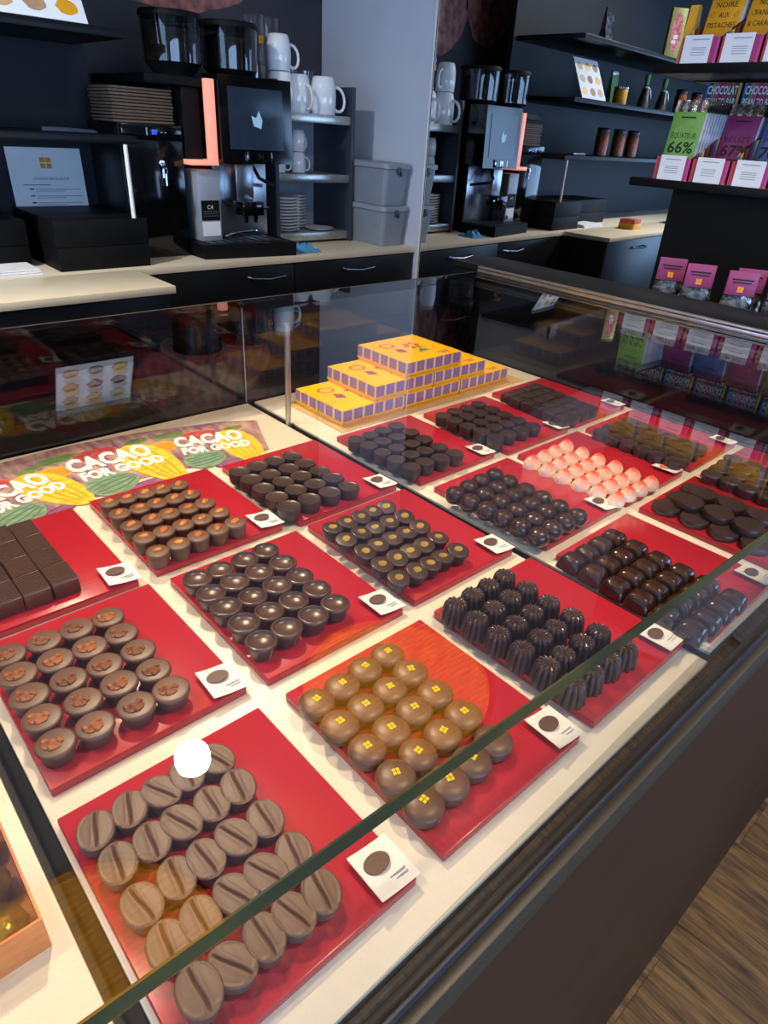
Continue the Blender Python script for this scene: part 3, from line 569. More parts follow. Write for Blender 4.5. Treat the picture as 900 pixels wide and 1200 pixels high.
# corner pieces of each grid: back left, back right, front left, front right; columns; rows; how a piece is called
G = {'bars': ((0.0535, 0.664), (0.126, 0.664), (0.0535, 0.5635), (0.126, 0.5635), 4, 4, 'ribbed milk chocolate square'),
 'nutdisc': ((0.058, 0.481), (0.137, 0.479), (0.056, 0.370), (0.140, 0.368), 4, 5, 'nut topped milk chocolate disc'),
 'bean': ((0.053, 0.291), (0.135, 0.292), (0.057, 0.172), (0.136, 0.173), 5, 5, 'coffee bean shaped chocolate'),
 'almond': ((0.216, 0.667), (0.295, 0.662), (0.215, 0.546), (0.303, 0.548), 5, 5, 'caramel almond chocolate cup'),
 'bowl': ((0.222, 0.481), (0.300, 0.482), (0.222, 0.371), (0.303, 0.371), 4, 5, 'hollow chocolate bowl'),
 'dot': ((0.221, 0.290), (0.298, 0.297), (0.221, 0.175), (0.299, 0.181), 4, 5, 'domed chocolate with yellow mark'),
 'cup': ((0.372, 0.652), (0.452, 0.653), (0.373, 0.546), (0.458, 0.543), 4, 5, 'plain dark cup near the brochure strip'),
 'gold': ((0.381, 0.480), (0.463, 0.480), (0.377, 0.367), (0.460, 0.366), 5, 5, 'gold printed dark chocolate'),
 'bundt': ((0.385, 0.300), (0.460, 0.302), (0.386, 0.172), (0.459, 0.169), 4, 6, 'fluted dark chocolate'),
 'plain1': ((0.553, 0.643), (0.634, 0.646), (0.556, 0.536), (0.634, 0.530), 4, 5, 'dark cup in front of the yellow boxes'),
 'ball': ((0.553, 0.454), (0.632, 0.458), (0.557, 0.331), (0.631, 0.331), 4, 6, 'dark chocolate ball'),
 'pillow': ((0.549, 0.281), (0.628, 0.280), (0.543, 0.146), (0.622, 0.143), 4, 6, 'glossy dark pillow chocolate'),
 'plain2': ((0.722, 0.637), (0.808, 0.637), (0.726, 0.534), (0.808, 0.529), 4, 5, 'dark cup right of the yellow boxes'),
 'redwhite': ((0.717, 0.460), (0.804, 0.464), (0.719, 0.330), (0.797, 0.326), 4, 6, 'red and white pointed chocolate'),
 'square': ((0.892, 0.640), (0.968, 0.641), (0.880, 0.524), (0.956, 0.523), 4, 6, 'square dark chocolate'),
 'foil': ((0.886, 0.457), (0.968, 0.456), (0.880, 0.338), (0.960, 0.338), 4, 6, 'round dark chocolate behind the coins'),
 'last': ((0.884, 0.283), (0.962, 0.287), (0.880, 0.160), (0.960, 0.160), 4, 6, 'round dark chocolate at case end')}
def rowword(j, n):
    if j == 0: return 'back row'
    if j == n - 1: return 'front row'
    return '%s row from the back' % ORD[j]
def colword(i, n):
    if i == 0: return 'leftmost'
    if i == n - 1: return 'rightmost'
    return '%s from left' % ORD[i]
used = set()
def place(k, x, y, z, rot, label, group, sc=1.0):
    if k in used: o = dup(P[k], (x, y, z + H), rot, sc)
    else: used.add(k); o = P[k]; o.location = (x, y, z + H); o.rotation_euler = rot; o.scale = (sc,) * 3
    return tag(o, label, 'chocolate', group)
for k, (bl, br, fl_, fr, nx, ny, nm) in G.items():
    for j in range(ny):
        for i in range(nx):
            u = i / (nx - 1); v = j / (ny - 1)
            x = (bl[0] * (1 - u) + br[0] * u) * (1 - v) + (fl_[0] * (1 - u) + fr[0] * u) * v
            y = (bl[1] * (1 - u) + br[1] * u) * (1 - v) + (fl_[1] * (1 - u) + fr[1] * u) * v
            jt = 0.0004 if k in ('bars', 'pillow', 'redwhite') else 0.0010
            x += random.uniform(-jt, jt); y += random.uniform(-jt, jt); rz = random.uniform(-3.1, 3.1); rx = ry = 0.0; z = TZ
            if k == 'bars': rz = 0
            elif k in ('pillow', 'square'): rz = random.uniform(-0.05, 0.05)
            elif k == 'redwhite': rz = random.uniform(-0.1, 0.1) + 0.05
            elif k == 'bean': rz = random.uniform(-0.4, 0.5)
            elif k == 'dot': rz = random.uniform(-0.4, 0.4)
            elif k == 'almond': rz = random.uniform(-0.5, 1.0)
            elif k == 'nutdisc': rz = random.uniform(-0.3, 0.8)
            elif k == 'gold': rx = random.uniform(0.0, 0.28); ry = random.uniform(-0.15, 0.1); z += 0.002 + 0.004 * abs(math.sin(rx)); rz = random.uniform(-0.4, 0.4)
            sc = random.uniform(0.97, 1.02)
            if k == 'gold': sc *= 0.94
            if k in ('almond',): sc *= 0.95
            if k == 'bean': sc *= 0.97
            if k == 'bundt': sc *= 0.98
            place(k, x, y, z, (rx, ry, rz), '%s, %s, %s' % (nm, colword(i, nx), rowword(j, ny)), nm + 's', sc)
# the pile of coins: two layers, some leaning
cx0, cy0 = 0.742, 0.292
coins = []
for j in range(4):
    for i in range(3): coins.append((cx0 + 0.012 + i * 0.036 + random.uniform(-0.001, 0.001), cy0 - 0.012 - j * 0.036, 0.0, 0.0, i, j, 'lower'))
for j in range(3):
    for i in range(2): coins.append((cx0 + 0.030 + i * 0.036, cy0 - 0.03 - j * 0.036, 0.0092, random.uniform(-0.05, 0.05), i, j, 'upper'))
for (x, y, z, tl, i, j, ly) in coins:
    n = 3 if ly == 'lower' else 2; m_ = 4 if ly == 'lower' else 3
    place('coin', x, y, TZ + z + abs(tl) * 0.017, (tl, tl * 0.7, random.uniform(-3, 3)), 'dark chocolate coin in %s layer, %s, %s' % (ly, colword(i, n), rowword(j, m_)), 'piled dark chocolate coins')

# ------------------------------------------------------------------ yellow gift boxes on tan paper
pap = obj('paper_sheet', MB().box(0.585, 1.03, 0.712, 0.86, -0.004, -0.0028), M['tan'], None, (0, 0, H)); tag(pap, 'sheet of tan paper under the yellow gift boxes', 'paper')
BW, BD, BH = 0.131, 0.122, 0.0255
def giftbox(loc, label, rz=0.0):
    t = thing('gift_box', label, 'gift box', loc, rz, 'pyramid of yellow gift boxes')
    obj('box_base', MB().box(0.0015, BW - 0.0015, 0.0015, BD - 0.0015, 0.0, 0.012), M['yellowbox'], t, None, None, None)
    l = obj('box_lid', MB().box(0, BW, 0, BD, 0.006, BH, 0.0008), M['boxband'], t)
    obj('lid_top', MB().box(0.0008, BW - 0.0008, 0.0008, BD - 0.0008, BH, BH + 0.0004), M['yellowbox'], l, None, None, None)
    q = MB()
    for (a, b2) in ((0.006, 0.012),): q.box(-0.0003, BW + 0.0003, -0.0003, BD + 0.0003, 0.0045, 0.0078)
    obj('yellow_edge', q, M['yellowbox'], l, None, None, None)
    # printed motifs: ring, flower, leaf triangle
    ring = MB(); n = 24; vs = []; fs = []
    for kk in range(n):
        a = 2 * math.pi * kk / n
        for r in (0.009, 0.0125): vs.append((0.036 + r * 1.2 * math.cos(a), 0.088 + r * math.sin(a), BH + 0.0006))
    for kk in range(n): fs.append((2 * kk, 2 * ((kk + 1) % n), 2 * ((kk + 1) % n) + 1, 2 * kk + 1))
    obj('printed_motif', ring.add(vs, fs), M['redprint'], l, None, None, None)
    fl2 = MB()
    for kk in range(6):
        a = kk * 1.05; fl2.add([(0.078 + 0.004 * math.cos(a), 0.07 + 0.004 * math.sin(a), BH + 0.0006), (0.078 + 0.013 * math.cos(a - 0.4), 0.07 + 0.013 * math.sin(a - 0.4), BH + 0.0006), (0.078 + 0.02 * math.cos(a), 0.07 + 0.02 * math.sin(a), BH + 0.0006), (0.078 + 0.013 * math.cos(a + 0.4), 0.07 + 0.013 * math.sin(a + 0.4), BH + 0.0006)], [(0, 1, 2, 3)])
    obj('printed_motif', fl2, M['redprint'], l, None, None, None)
    obj('printed_motif', MB().add([(0.062, 0.034, BH + 0.0006), (0.09, 0.036, BH + 0.0006), (0.078, 0.052, BH + 0.0006)], [(0, 1, 2)]), M['greenprint'], l, None, None, None)
    obj('printed_motif', MB().add([(0.03, 0.05, BH + 0.0006), (0.045, 0.044, BH + 0.0006), (0.047, 0.062, BH + 0.0006), (0.034, 0.068, BH + 0.0006)], [(0, 1, 2, 3)]), M['purpleprint'], l, None, None, None)
    obj('printed_line', MB().box(0.086, 0.112, 0.016, 0.018, BH + 0.0004, BH + 0.0007).box(0.094, 0.112, 0.011, 0.0125, BH + 0.0004, BH + 0.0007), M['purpleprint'], l, None, None, None)
    return t
gy = 0.727; z0 = -0.0026
for q, wd in enumerate(('left', 'middle', 'right')): giftbox((0.596 + q * 0.1345, gy, z0), 'yellow gift box with violet striped band, bottom layer, ' + wd + ' one')
for q, wd in enumerate(('left', 'right')): giftbox((0.662 + q * 0.134, gy + 0.001, z0 + 0.0262), 'yellow gift box with violet striped band, middle layer, ' + wd + ' one')
giftbox((0.728, gy + 0.002, z0 + 0.0524), 'yellow gift box with violet striped band, on top of the pyramid')

# ------------------------------------------------------------------ brochure strip with three prints
bro = thing('brochure_strip', 'curved colourful paper strip printed with cocoa pods along case back', 'brochure', (0.3, 0.8, -0.0035))
TOP = [(0.506, 0.826), (0.46, 0.850), (0.417, 0.861), (0.342, 0.880), (0.251, 0.890), (0.19, 0.888), (0.13, 0.882), (0.06, 0.866)]
BOT = [(0.463, 0.725), (0.425, 0.726), (0.393, 0.727), (0.335, 0.738), (0.269, 0.745), (0.222, 0.740), (0.17, 0.724), (0.10, 0.70)]
BZ = -0.0032
M['broground'] = mat('brochure_print_ground', (128, 84, 108), 0.45, c2=(196, 160, 136), nscale=30, stretch=(3, 0.8, 1))
pts = BOT[::-1] + TOP; n = len(pts)
q = MB(); k = len(TOP); q.strip([[(TOP[i][0], TOP[i][1], BZ), (BOT[i][0], BOT[i][1], BZ)] for i in range(k)]); q.strip([[(BOT[i][0], BOT[i][1], BZ - 0.0005), (TOP[i][0], TOP[i][1], BZ - 0.0005)] for i in range(k)])
wpart('paper', q, M['broground'], bro, None)
PC = {}
for nm, c1, c2 in (('yellow_pod', (240, 212, 60), (206, 170, 40)), ('teal_pod', (140, 168, 130), (100, 132, 104)), ('red_pod', (214, 96, 76), (170, 60, 60)), ('orange_pod', (244, 176, 52), (226, 146, 40)), ('violet_pod', (140, 74, 112), (92, 46, 82)), ('green_pod', (136, 156, 92), (96, 120, 70))):
    PC[nm] = mat(nm + '_print', c1, 0.45, c2=c2, nscale=70, stretch=(1, 3, 1))
GC = {}
for nm, c1, c2 in (('yellow_pod', (204, 160, 34), (190, 150, 30)), ('teal_pod', (86, 116, 92), (78, 106, 84)), ('red_pod', (150, 50, 56), (140, 44, 50)), ('orange_pod', (206, 120, 34), (196, 110, 30)), ('violet_pod', (196, 130, 160), (180, 116, 150)), ('green_pod', (84, 106, 62), (76, 98, 56))): GC[nm] = mat(nm + '_groove', c1, 0.45, c2=c2, nscale=60)
def printset(A, B, up, nfirst):
    A = Vector(A); B = Vector(B); r = (B - A); L = r.length; r.normalize(); u = Vector((-r.y, r.x, 0)); 
    def pod(nm, cu, cv, a, b2, rot, lift):
        vs = []; m = 22
        for kk in range(m):
            t = 2 * math.pi * kk / m; px = a * math.cos(t); py = b2 * math.sin(t) * (1 - 0.2 * math.cos(t)); x1 = px * math.cos(rot) - py * math.sin(rot); y1 = px * math.sin(rot) + py * math.cos(rot)
            p_ = A + r * ((cu + x1) * L) + u * ((cv + y1) * L); vs.append((p_.x, p_.y, BZ + lift))
        o = wpart(nm + '_print', MB().add(vs, [tuple(range(m))]), PC[nm], bro, None)
        for off in (-0.55, -0.2, 0.15, 0.5):      # darker grooves along the printed pod
            g_ = []
            for kk in range(9):
                t = -0.8 + 1.6 * kk / 8; hw_ = b2 * math.sqrt(1 - t * t) * (1 - 0.2 * t)
                for sgn_ in (-1, 1):
                    px = a * t; py = off * hw_ + sgn_ * 0.05 * b2; x1 = px * math.cos(rot) - py * math.sin(rot); y1 = px * math.sin(rot) + py * math.cos(rot)
                    p_ = A + r * ((cu + x1) * L) + u * ((cv + y1) * L); g_.append((p_.x, p_.y, BZ + lift + 0.00005))
            wpart('pod_groove_print', MB().add(g_, [(2 * q, 2 * q + 1, 2 * q + 3, 2 * q + 2) for q in range(8)]), GC[nm], bro, None)
    pod('violet_pod', -0.12, -0.42, 0.34, 0.14, -0.9, 0.0001); pod('violet_pod', 0.62, -0.72, 0.26, 0.10, 0.2, 0.0001); pod('green_pod', -0.02, 0.46, 0.24, 0.11, 0.15, 0.0002); pod('green_pod', 0.95, 0.44, 0.16, 0.09, 0.3, 0.0002)
    pod('orange_pod', -0.13, 0.12, 0.20, 0.17, 0.1, 0.0002); pod('red_pod', 0.42, 0.36, 0.28, 0.15, 0.1, 0.0003)
    pod('yellow_pod', 0.88, -0.22, 0.62, 0.28, -1.45, 0.0004); pod('teal_pod', 0.30, -0.50, 0.30, 0.26, 0.3, 0.0005)
    wo = Vector((0, 0, H)) - Vector(bro.location)
    a1 = A + Vector((0, 0, BZ + 0.0007)) + wo; text('CACAO', 0.34 * L / 0.72, M['print_white'], bro, a1, r, u, 'lettering', 0.05, L)
    a2 = A + r * (0.05 * L) - u * (0.27 * L) + Vector((0, 0, BZ + 0.0007)) + wo; text('FOR GOOD', 0.21 * L / 0.72, M['print_white'], bro, a2, r, u, 'lettering', 0.055, 0.98 * L)
printset((0.361, 0.802, 0), (0.455, 0.777, 0), None, 0)
printset((0.220, 0.805, 0), (0.330, 0.803, 0), None, 1)
printset((0.098, 0.775, 0), (0.196, 0.800, 0), None, 2)

# copper coloured box with a clear lid at the lower left
cb = thing('chocolate_box', 'copper coloured box with clear lid and gold wrapped sweets at left', 'box', (-0.0, 0.25, -0.004))
wpart('box_side', MB().box(-0.20, 0.0105, 0.252, 0.2535, -0.004, 0.0225).box(-0.20, 0.0105, 0.3985, 0.40, -0.004, 0.0225).box(0.009, 0.0105, 0.2535, 0.3985, -0.004, 0.0225).box(-0.2, -0.1985, 0.2535, 0.3985, -0.004, 0.0225).box(-0.1985, 0.009, 0.2535, 0.3985, -0.004, 0.0), M['copper'], cb, None)
wpart('clear_lid', MB().box(-0.199, 0.0095, 0.253, 0.399, 0.0228, 0.0238), M['glass'], cb, None)
for a in range(7):
    for c in range(5):
        wpart('wrapped_sweet', MB().ball((-0.184 + a * 0.0293, 0.2685 + c * 0.0288, 0.0105), 0.0142, 0.0138, 0.010, 12, 7, 0, 0.07), M['goldfoil'], cb)
# ------------------------------------------------------------------ coffee corner: counters and drawers
t = thing('worktop', 'cream worktop under the coffee machine along the back wall', 'worktop', (0.5, 2.3, -0.02))
wpart('top_board', MB().box(-2.2, 1.994, 2.0, 2.615, -0.02, 0.0, 0.001), M['deck'], t)
t = thing('worktop', 'cream worktop of the nearer counter at left, with papers on it', 'worktop', (-0.5, 1.87, -0.02))
wpart('top_board', MB().box(-2.2, 0.834, 1.743, 1.9985, -0.02, 0.0, 0.001), M['deck'], t)
def handle(root, x, z, y, wd=0.14):
    wpart('handle', MB().tube([(x - wd / 2, y, z + 0.004), (x - wd / 2 + 0.006, y - 0.022, z + 0.002), (x, y - 0.027, z - 0.003), (x + wd / 2 - 0.006, y - 0.022, z + 0.002), (x + wd / 2, y, z + 0.004)], 0.0045, 8), M['chrome'], root)
for x0, x1, hx, wd in ((0.846, 1.408, 1.292, 'under the coffee machine'), (1.412, 1.990, 1.70, 'under the grey lidded bins')):
    t = thing('drawer_cabinet', 'black drawer cabinet with curved chrome handle ' + wd, 'cabinet', ((x0 + x1) / 2, 2.3, -H), 0, 'black drawer cabinets')
    wpart('body', MB().box(x0, x1, 2.025, 2.61, -H, -0.021), M['black'], t, None)
    for k, (z0_, z1_) in enumerate(((-0.26, -0.024), (-0.62, -0.264), (-1.0, -0.624))):
        wpart('drawer_front', MB().box(x0 + 0.001, x1 - 0.001, 2.004, 2.0245, z0_, z1_, 0.001), M['black'], t)
        handle(t, hx, z0_ + 0.2 if k == 0 else z1_ - 0.06, 2.004)
t = thing('drawer_cabinet', 'black cabinet front under the nearer counter at left', 'cabinet', (-0.6, 1.9, -H))
wpart('body', MB().box(-2.15, 0.822, 1.775, 1.995, -H, -0.021), M['black'], t, None)
for k in range(4):
    x1 = 0.82 - k * 0.72
    wpart('door', MB().box(x1 - 0.715, x1, 1.755, 1.7745, -1.0, -0.024, 0.001), M['black'], t); handle(t, x1 - 0.36, -0.065, 1.755, 0.12)

# ------------------------------------------------------------------ coffee machine
cm = thing('coffee_machine', 'black coffee machine with touchscreen and two bean hoppers on worktop', 'coffee machine', (1.27, 2.12, 0))
wpart('back_body', MB().box(1.10, 1.42, 2.22, 2.53, 0.0, 0.50, 0.006), M['matteblack'], cm)
wpart('left_column', MB().box(1.105, 1.165, 2.15, 2.53, 0.27, 0.4775, 0.004), M['matteblack'], cm)
wpart('top_cover', MB().box(0.99, 1.43, 2.14, 2.53, 0.478, 0.503, 0.004), M['matteblack'], cm)
wpart('light_strip', MB().box(1.166, 1.196, 2.108, 2.13, 0.285, 0.502, 0.003).box(1.10, 1.196, 2.108, 2.2, 0.270, 0.2845, 0.002), M['ledstrip'], cm)
hs = wpart('screen_housing', MB().hexa([(1.206, 2.10, 0.278), (1.474, 2.10, 0.278), (1.474, 2.20, 0.29), (1.206, 2.20, 0.29)], [(1.206, 2.108, 0.517), (1.474, 2.108, 0.517), (1.474, 2.20, 0.517), (1.206, 2.20, 0.517)]), M['blackgloss'], cm, None)
sy = 2.1005
sc_ = wpart('touchscreen', MB().hexa([(1.238, 2.0995, 0.318), (1.438, 2.0995, 0.318), (1.438, 2.1025, 0.318), (1.238, 2.1025, 0.318)], [(1.238, 2.105, 0.488), (1.438, 2.105, 0.488), (1.438, 2.108, 0.488), (1.238, 2.108, 0.488)]), M['screen'], cm, None)
M['screenlogo'] = mat('screen_glyph', (160, 190, 210), 0.4, c2=(150, 180, 200), nscale=40, emit=(120, 160, 185), estr=0.5)
wpart('screen_glyph', MB().add([(1.325, 2.0995, 0.385), (1.352, 2.0995, 0.378), (1.358, 2.1005, 0.402), (1.346, 2.102, 0.428), (1.335, 2.1005, 0.408), (1.318, 2.1015, 0.413)], [(0, 1, 2, 3, 4, 5)]), M['screenlogo'], cm, None)
wpart('badge', MB().box(1.293, 1.388, 2.094, 2.1, 0.280, 0.312, 0.001), M['chrome'], cm)
wpart('badge_plate', MB().box(1.298, 1.383, 2.0925, 2.0945, 0.284, 0.312), M['blackgloss'], cm, None)
wo = Vector((0, 0, H)) - Vector(cm.location)
text('M', 0.028, M['chrome'], cm, Vector((1.341, 2.092, 0.288)) + wo, (1, 0, 0), (0, 0, 1), 'badge_mark', 0.02, None, 0, True)
wpart('steel_front', MB().box(1.225, 1.432, 2.205, 2.22, 0.045, 0.28, 0.001), M['steel'], cm)
wpart('side_panel', MB().box(1.128, 1.205, 2.13, 2.22, 0.045, 0.255, 0.002), M['rackgrey'], cm)
st = wpart('sticker', MB().box(1.134, 1.199, 2.1285, 2.13, 0.108, 0.168), M['matteblack'], cm, None)
wpart('sticker', MB().box(1.134, 1.199, 2.1285, 2.13, 0.060, 0.104), M['paperwhite'], cm, None)
text('C4', 0.018, M['print_white'], cm, Vector((1.165, 2.1275, 0.142)) + wo, (1, 0, 0), (0, 0, 1), 'lettering', 0.0, None, 0, True)
ln = MB()
for zz in (0.134, 0.127, 0.120): ln.box(1.14, 1.193, 2.1278, 2.1285, zz, zz + 0.0025)
wpart('printed_line', ln, M['ink'], cm, None)
wpart('spout', MB().box(1.268, 1.335, 2.13, 2.21, 0.165, 0.275, 0.003), M['steel'], cm)
wpart('spout_outlet', MB().box(1.264, 1.346, 2.085, 2.15, 0.122, 0.166, 0.005).lathe([(0.006, 0.10), (0.009, 0.124)], 10, (1.285, 2.105, 0)).lathe([(0.006, 0.10), (0.009, 0.124)], 10, (1.322, 2.105, 0)), M['blackgloss'], cm)
wpart('spout_lever', MB().tube([(1.35, 2.10, 0.145), (1.366, 2.09, 0.146)], 0.004, 8), M['chrome'], cm)
wpart('milk_hose', MB().tube([(1.345, 2.15, 0.27), (1.35, 2.12, 0.235), (1.375, 2.11, 0.222), (1.41, 2.13, 0.215), (1.43, 2.19, 0.205)], 0.006, 8).tube([(1.21, 2.13, 0.165), (1.24, 2.105, 0.155), (1.268, 2.10, 0.148)], 0.004, 8), M['matteblack'], cm)
wpart('steam_wand', MB().tube([(1.21, 2.12, 0.06), (1.25, 2.08, 0.075), (1.29, 2.06, 0.08)], 0.004, 8).ball((1.295, 2.058, 0.081), 0.006, 0.006, 0.005), M['chrome'], cm)
wpart('drip_tray', MB().hexa([(1.10, 2.06, 0.0), (1.43, 2.02, 0.0), (1.44, 2.215, 0.0), (1.10, 2.215, 0.0)], [(1.10, 2.06, 0.044), (1.43, 2.02, 0.044), (1.44, 2.215, 0.044), (1.10, 2.215, 0.044)]), M['matteblack'], cm, None)
g = MB()
for k in range(8): g.box(1.13 + k * 0.036, 1.15 + k * 0.036, 2.075, 2.19, 0.0441, 0.0465)
wpart('drip_grid', g, M['rackdark'], cm, None)
for (hx, hy) in ((1.135, 2.24), (1.345, 2.26)):
    prof = [(0.058, 0.503), (0.060, 0.510), (0.084, 0.538)]
    hb = wpart('hopper_base', MB().lathe(prof, 6 * 6, (hx, hy, 0)), M['matteblack'], cm)
    b_ = wpart('coffee_beans', MB().lathe([(0.0835, 0.5385), (0.0845, 0.62), (0.05, 0.632), (0.001, 0.634)], 36, (hx, hy, 0)), M['beans'], cm)
    wpart('hopper_shell', MB().lathe([(0.086, 0.5382), (0.088, 0.648), (0.087, 0.648), (0.085, 0.5382)], 36, (hx, hy, 0)), M['tinted'], cm)
    wpart('hopper_lid', MB().lathe([(0.091, 0.6482), (0.092, 0.655), (0.088, 0.664), (0.001, 0.666)], 36, (hx, hy, 0)), M['matteblack'], cm)

# ------------------------------------------------------------------ milk fridge and the stack of brown lids on it
fr = thing('milk_fridge', 'small black milk fridge with blue display left of the coffee machine', 'fridge', (1.0, 2.15, 0))
wpart('fridge_body', MB().box(0.905, 1.098, 2.165, 2.395, 0.0, 0.3745, 0.003), M['black'], fr)
wpart('door', MB().box(0.907, 1.096, 2.15, 2.164, 0.004, 0.332, 0.002), M['blackgloss'], fr)
cp = wpart('control_panel', MB().box(0.907, 1.096, 2.148, 2.164, 0.335, 0.374, 0.002), M['blackgloss'], fr)
fo = Vector((0, 0, H)) - Vector(fr.location)
text('33', 0.017, M['bluedigit'], fr, Vector((1.0, 2.1472, 0.348)) + fo, (1, 0, 0), (0, 0, 1), 'display_digits', 0.03)
wpart('display_button', MB().box(0.982, 0.986, 2.1465, 2.148, 0.345, 0.365).box(1.028, 1.034, 2.1465, 2.148, 0.352, 0.355).box(1.040, 1.046, 2.1465, 2.148, 0.352, 0.355), M['steel'], fr, None)
lk = wpart('door_lock', MB().lathe([(0.009, 0), (0.009, 0.006), (0.007, 0.008)], 14, (0, 0, 0)), M['chrome'], fr)
lk.location = Vector((1.022, 2.150, 0.272)) + fo; lk.rotation_euler = (math.pi / 2, 0, 0)
ky = obj('key', MB().box(-0.003, 0.003, -0.04, -0.012, 0.006, 0.008).box(-0.006, 0.006, -0.014, 0.002, 0.008, 0.0105, 0.001), M['chrome'], lk)
rg = [(0.004 + 0.008 * math.cos(a * 0.524), -0.021 + 0.008 * math.sin(a * 0.524), 0.0115) for a in range(13)]
obj('key_ring', MB().tube(rg, 0.0009, 5).box(0.004, 0.009, -0.062, -0.028, 0.009, 0.0105), M['chrome'], lk)
NL = 11
lid_me = MB().box(-0.095, 0.095, -0.08, 0.08, 0.0, 0.0066, 0.002).mesh('paper_tray', M['brownpaper'])
for k in range(NL):
    o = link('paper_tray', lid_me, None, (0.995 + random.uniform(-0.004, 0.004), 2.262 + random.uniform(-0.003, 0.003), H + 0.3752 + k * 0.0084), (random.uniform(-0.004, 0.004), random.uniform(-0.006, 0.006), random.uniform(-0.02, 0.02)))
    tag(o, 'brown cardboard tray, %s from the bottom of stack on milk fridge' % ORD[k], 'cardboard tray', 'stack of brown cardboard trays')

# ------------------------------------------------------------------ cup rack with crockery
rk = thing('cup_rack', 'grey metal cup rack with three shelves beside the coffee machine', 'rack', (1.66, 2.3, 0))
RX0, RX1, RY0, RY1 = 1.50, 1.835, 2.235, 2.47
wpart('side_panel', MB().box(RX1 - 0.002, RX1 + 0.014, RY0 - 0.012, RY1, 0.0, 0.528, 0.002), M['rackdark'], rk)
wpart('side_panel', MB().box(RX0 - 0.014, RX0 + 0.002, RY0 - 0.012, RY1, 0.0, 0.528, 0.002), M['rackdark'], rk)
wpart('back_sheet', MB().box(RX0 + 0.003, RX1 - 0.003, RY1 - 0.008, RY1, 0.02, 0.44), M['rackgrey'], rk, None)
for z in (0.036, 0.238, 0.432):
    wpart('shelf', MB().box(RX0 + 0.003, RX1 - 0.003, RY0 + 0.0, RY1 - 0.009, z - 0.006, z), M['rackgrey'], rk, None)
    wpart('shelf_edge', MB().box(RX0 + 0.003, RX1 - 0.003, RY0 - 0.006, RY0 - 0.0002, z - 0.026, z + 0.002, 0.001), M['alu'], rk)
mug_me = MB().lathe([(0.030, 0.0), (0.034, 0.004), (0.0405, 0.03), (0.042, 0.06), (0.0400, 0.102), (0.0385, 0.104), (0.037, 0.102), (0.039, 0.06), (0.036, 0.02), (0.028, 0.008), (0.0005, 0.007)], 28).mesh('mug', M['porcelain'], 60)
hd = [(0.0385, 0, 0.086), (0.048, 0, 0.092), (0.058, 0, 0.0915), (0.066, 0, 0.086), (0.0705, 0, 0.077), (0.072, 0, 0.065), (0.0705, 0, 0.052), (0.066, 0, 0.041), (0.058, 0, 0.032), (0.048, 0, 0.027), (0.0395, 0, 0.026)]
hd_me = MB().tube(hd, 0.0048, 8).mesh('handle', M['porcelain'], 60)
lg = MB()
for (a, c) in ((-1, -1), (1, -1), (-1, 1), (1, 1)): lg.box(a * 0.0068 - 0.006, a * 0.0068 + 0.006, -0.0424, -0.0415, 0.05 + c * 0.0068 - 0.006, 0.05 + c * 0.0068 + 0.006)
lg_me = lg.mesh('orange_mark', M['orangelogo'], None)
def mug(x, y, z, rz, label, up=False, logo=False, sc=1.0):
    o = link('mug', mug_me, None, (x, y, z + H + (0.1045 * sc if up else 0)), (math.pi if up else 0, 0, rz)); o.scale = (sc,) * 3
    link('handle', hd_me, o)
    if logo: link('orange_mark', lg_me, o)
    return tag(o, label, 'mug', 'white mugs on the cup rack')
mug(1.735, 2.275, 0.433, -0.35, 'white mug on rack top shelf, nearest the grey wall', True, False, 1.15)
mug(1.645, 2.31, 0.433, -1.5, 'white mug standing between two others on rack top shelf', True, False, 1.15)
mug(1.555, 2.285, 0.433, -1.7, 'white mug on rack top shelf behind the touchscreen', True, False, 1.15)
mug(1.585, 2.385, 0.556, -0.5, 'white mug stacked above the other mugs on rack', True, False, 1.15) if False else None
mug(1.552, 2.287, 0.5545, -0.25, 'white mug stacked on top of another beside the hoppers', True, False, 1.0)
for k in range(4):
    mug(1.57 + (k % 2) * 0.09, 2.33 + 0.0 * k, 0.239 + (k // 2) * 0.072, -0.35 + 0.2 * k, 'small white cup with orange mark, rack middle shelf, %s in %s layer' % (('left', 'right')[k % 2], ('lower', 'upper')[k // 2]), True, True, 0.68)
sau_me = MB().lathe([(0.028, 0.0), (0.034, 0.001), (0.058, 0.009), (0.0585, 0.0105), (0.056, 0.0105), (0.034, 0.004), (0.0005, 0.0035)], 28).mesh('saucer', M['porcelain'], 60)
def saucer(x, y, z, label): 
    o = link('saucer', sau_me, None, (x, y, z + H), (0, 0, 0)); return tag(o, label, 'saucer', 'white saucers on the cup rack')
for s_, (sx, sy2) in enumerate(((1.583, 2.31), (1.672, 2.39))):
    for k in range(11): saucer(sx + random.uniform(-0.001, 0.001), sy2, 0.037 + k * 0.0112, 'white saucer in the %s stack on rack, %s from bottom' % (('left', 'right')[s_], ORD[k]))
saucer(1.735, 2.295, 0.037, 'single white saucer lying right of the saucer stacks')
bow_me = MB().lathe([(0.04, 0), (0.046, 0.003), (0.062, 0.03), (0.066, 0.05), (0.064, 0.05), (0.058, 0.028), (0.04, 0.008), (0.0005, 0.007)], 28).mesh('bowl', M['porcelain'], 60)
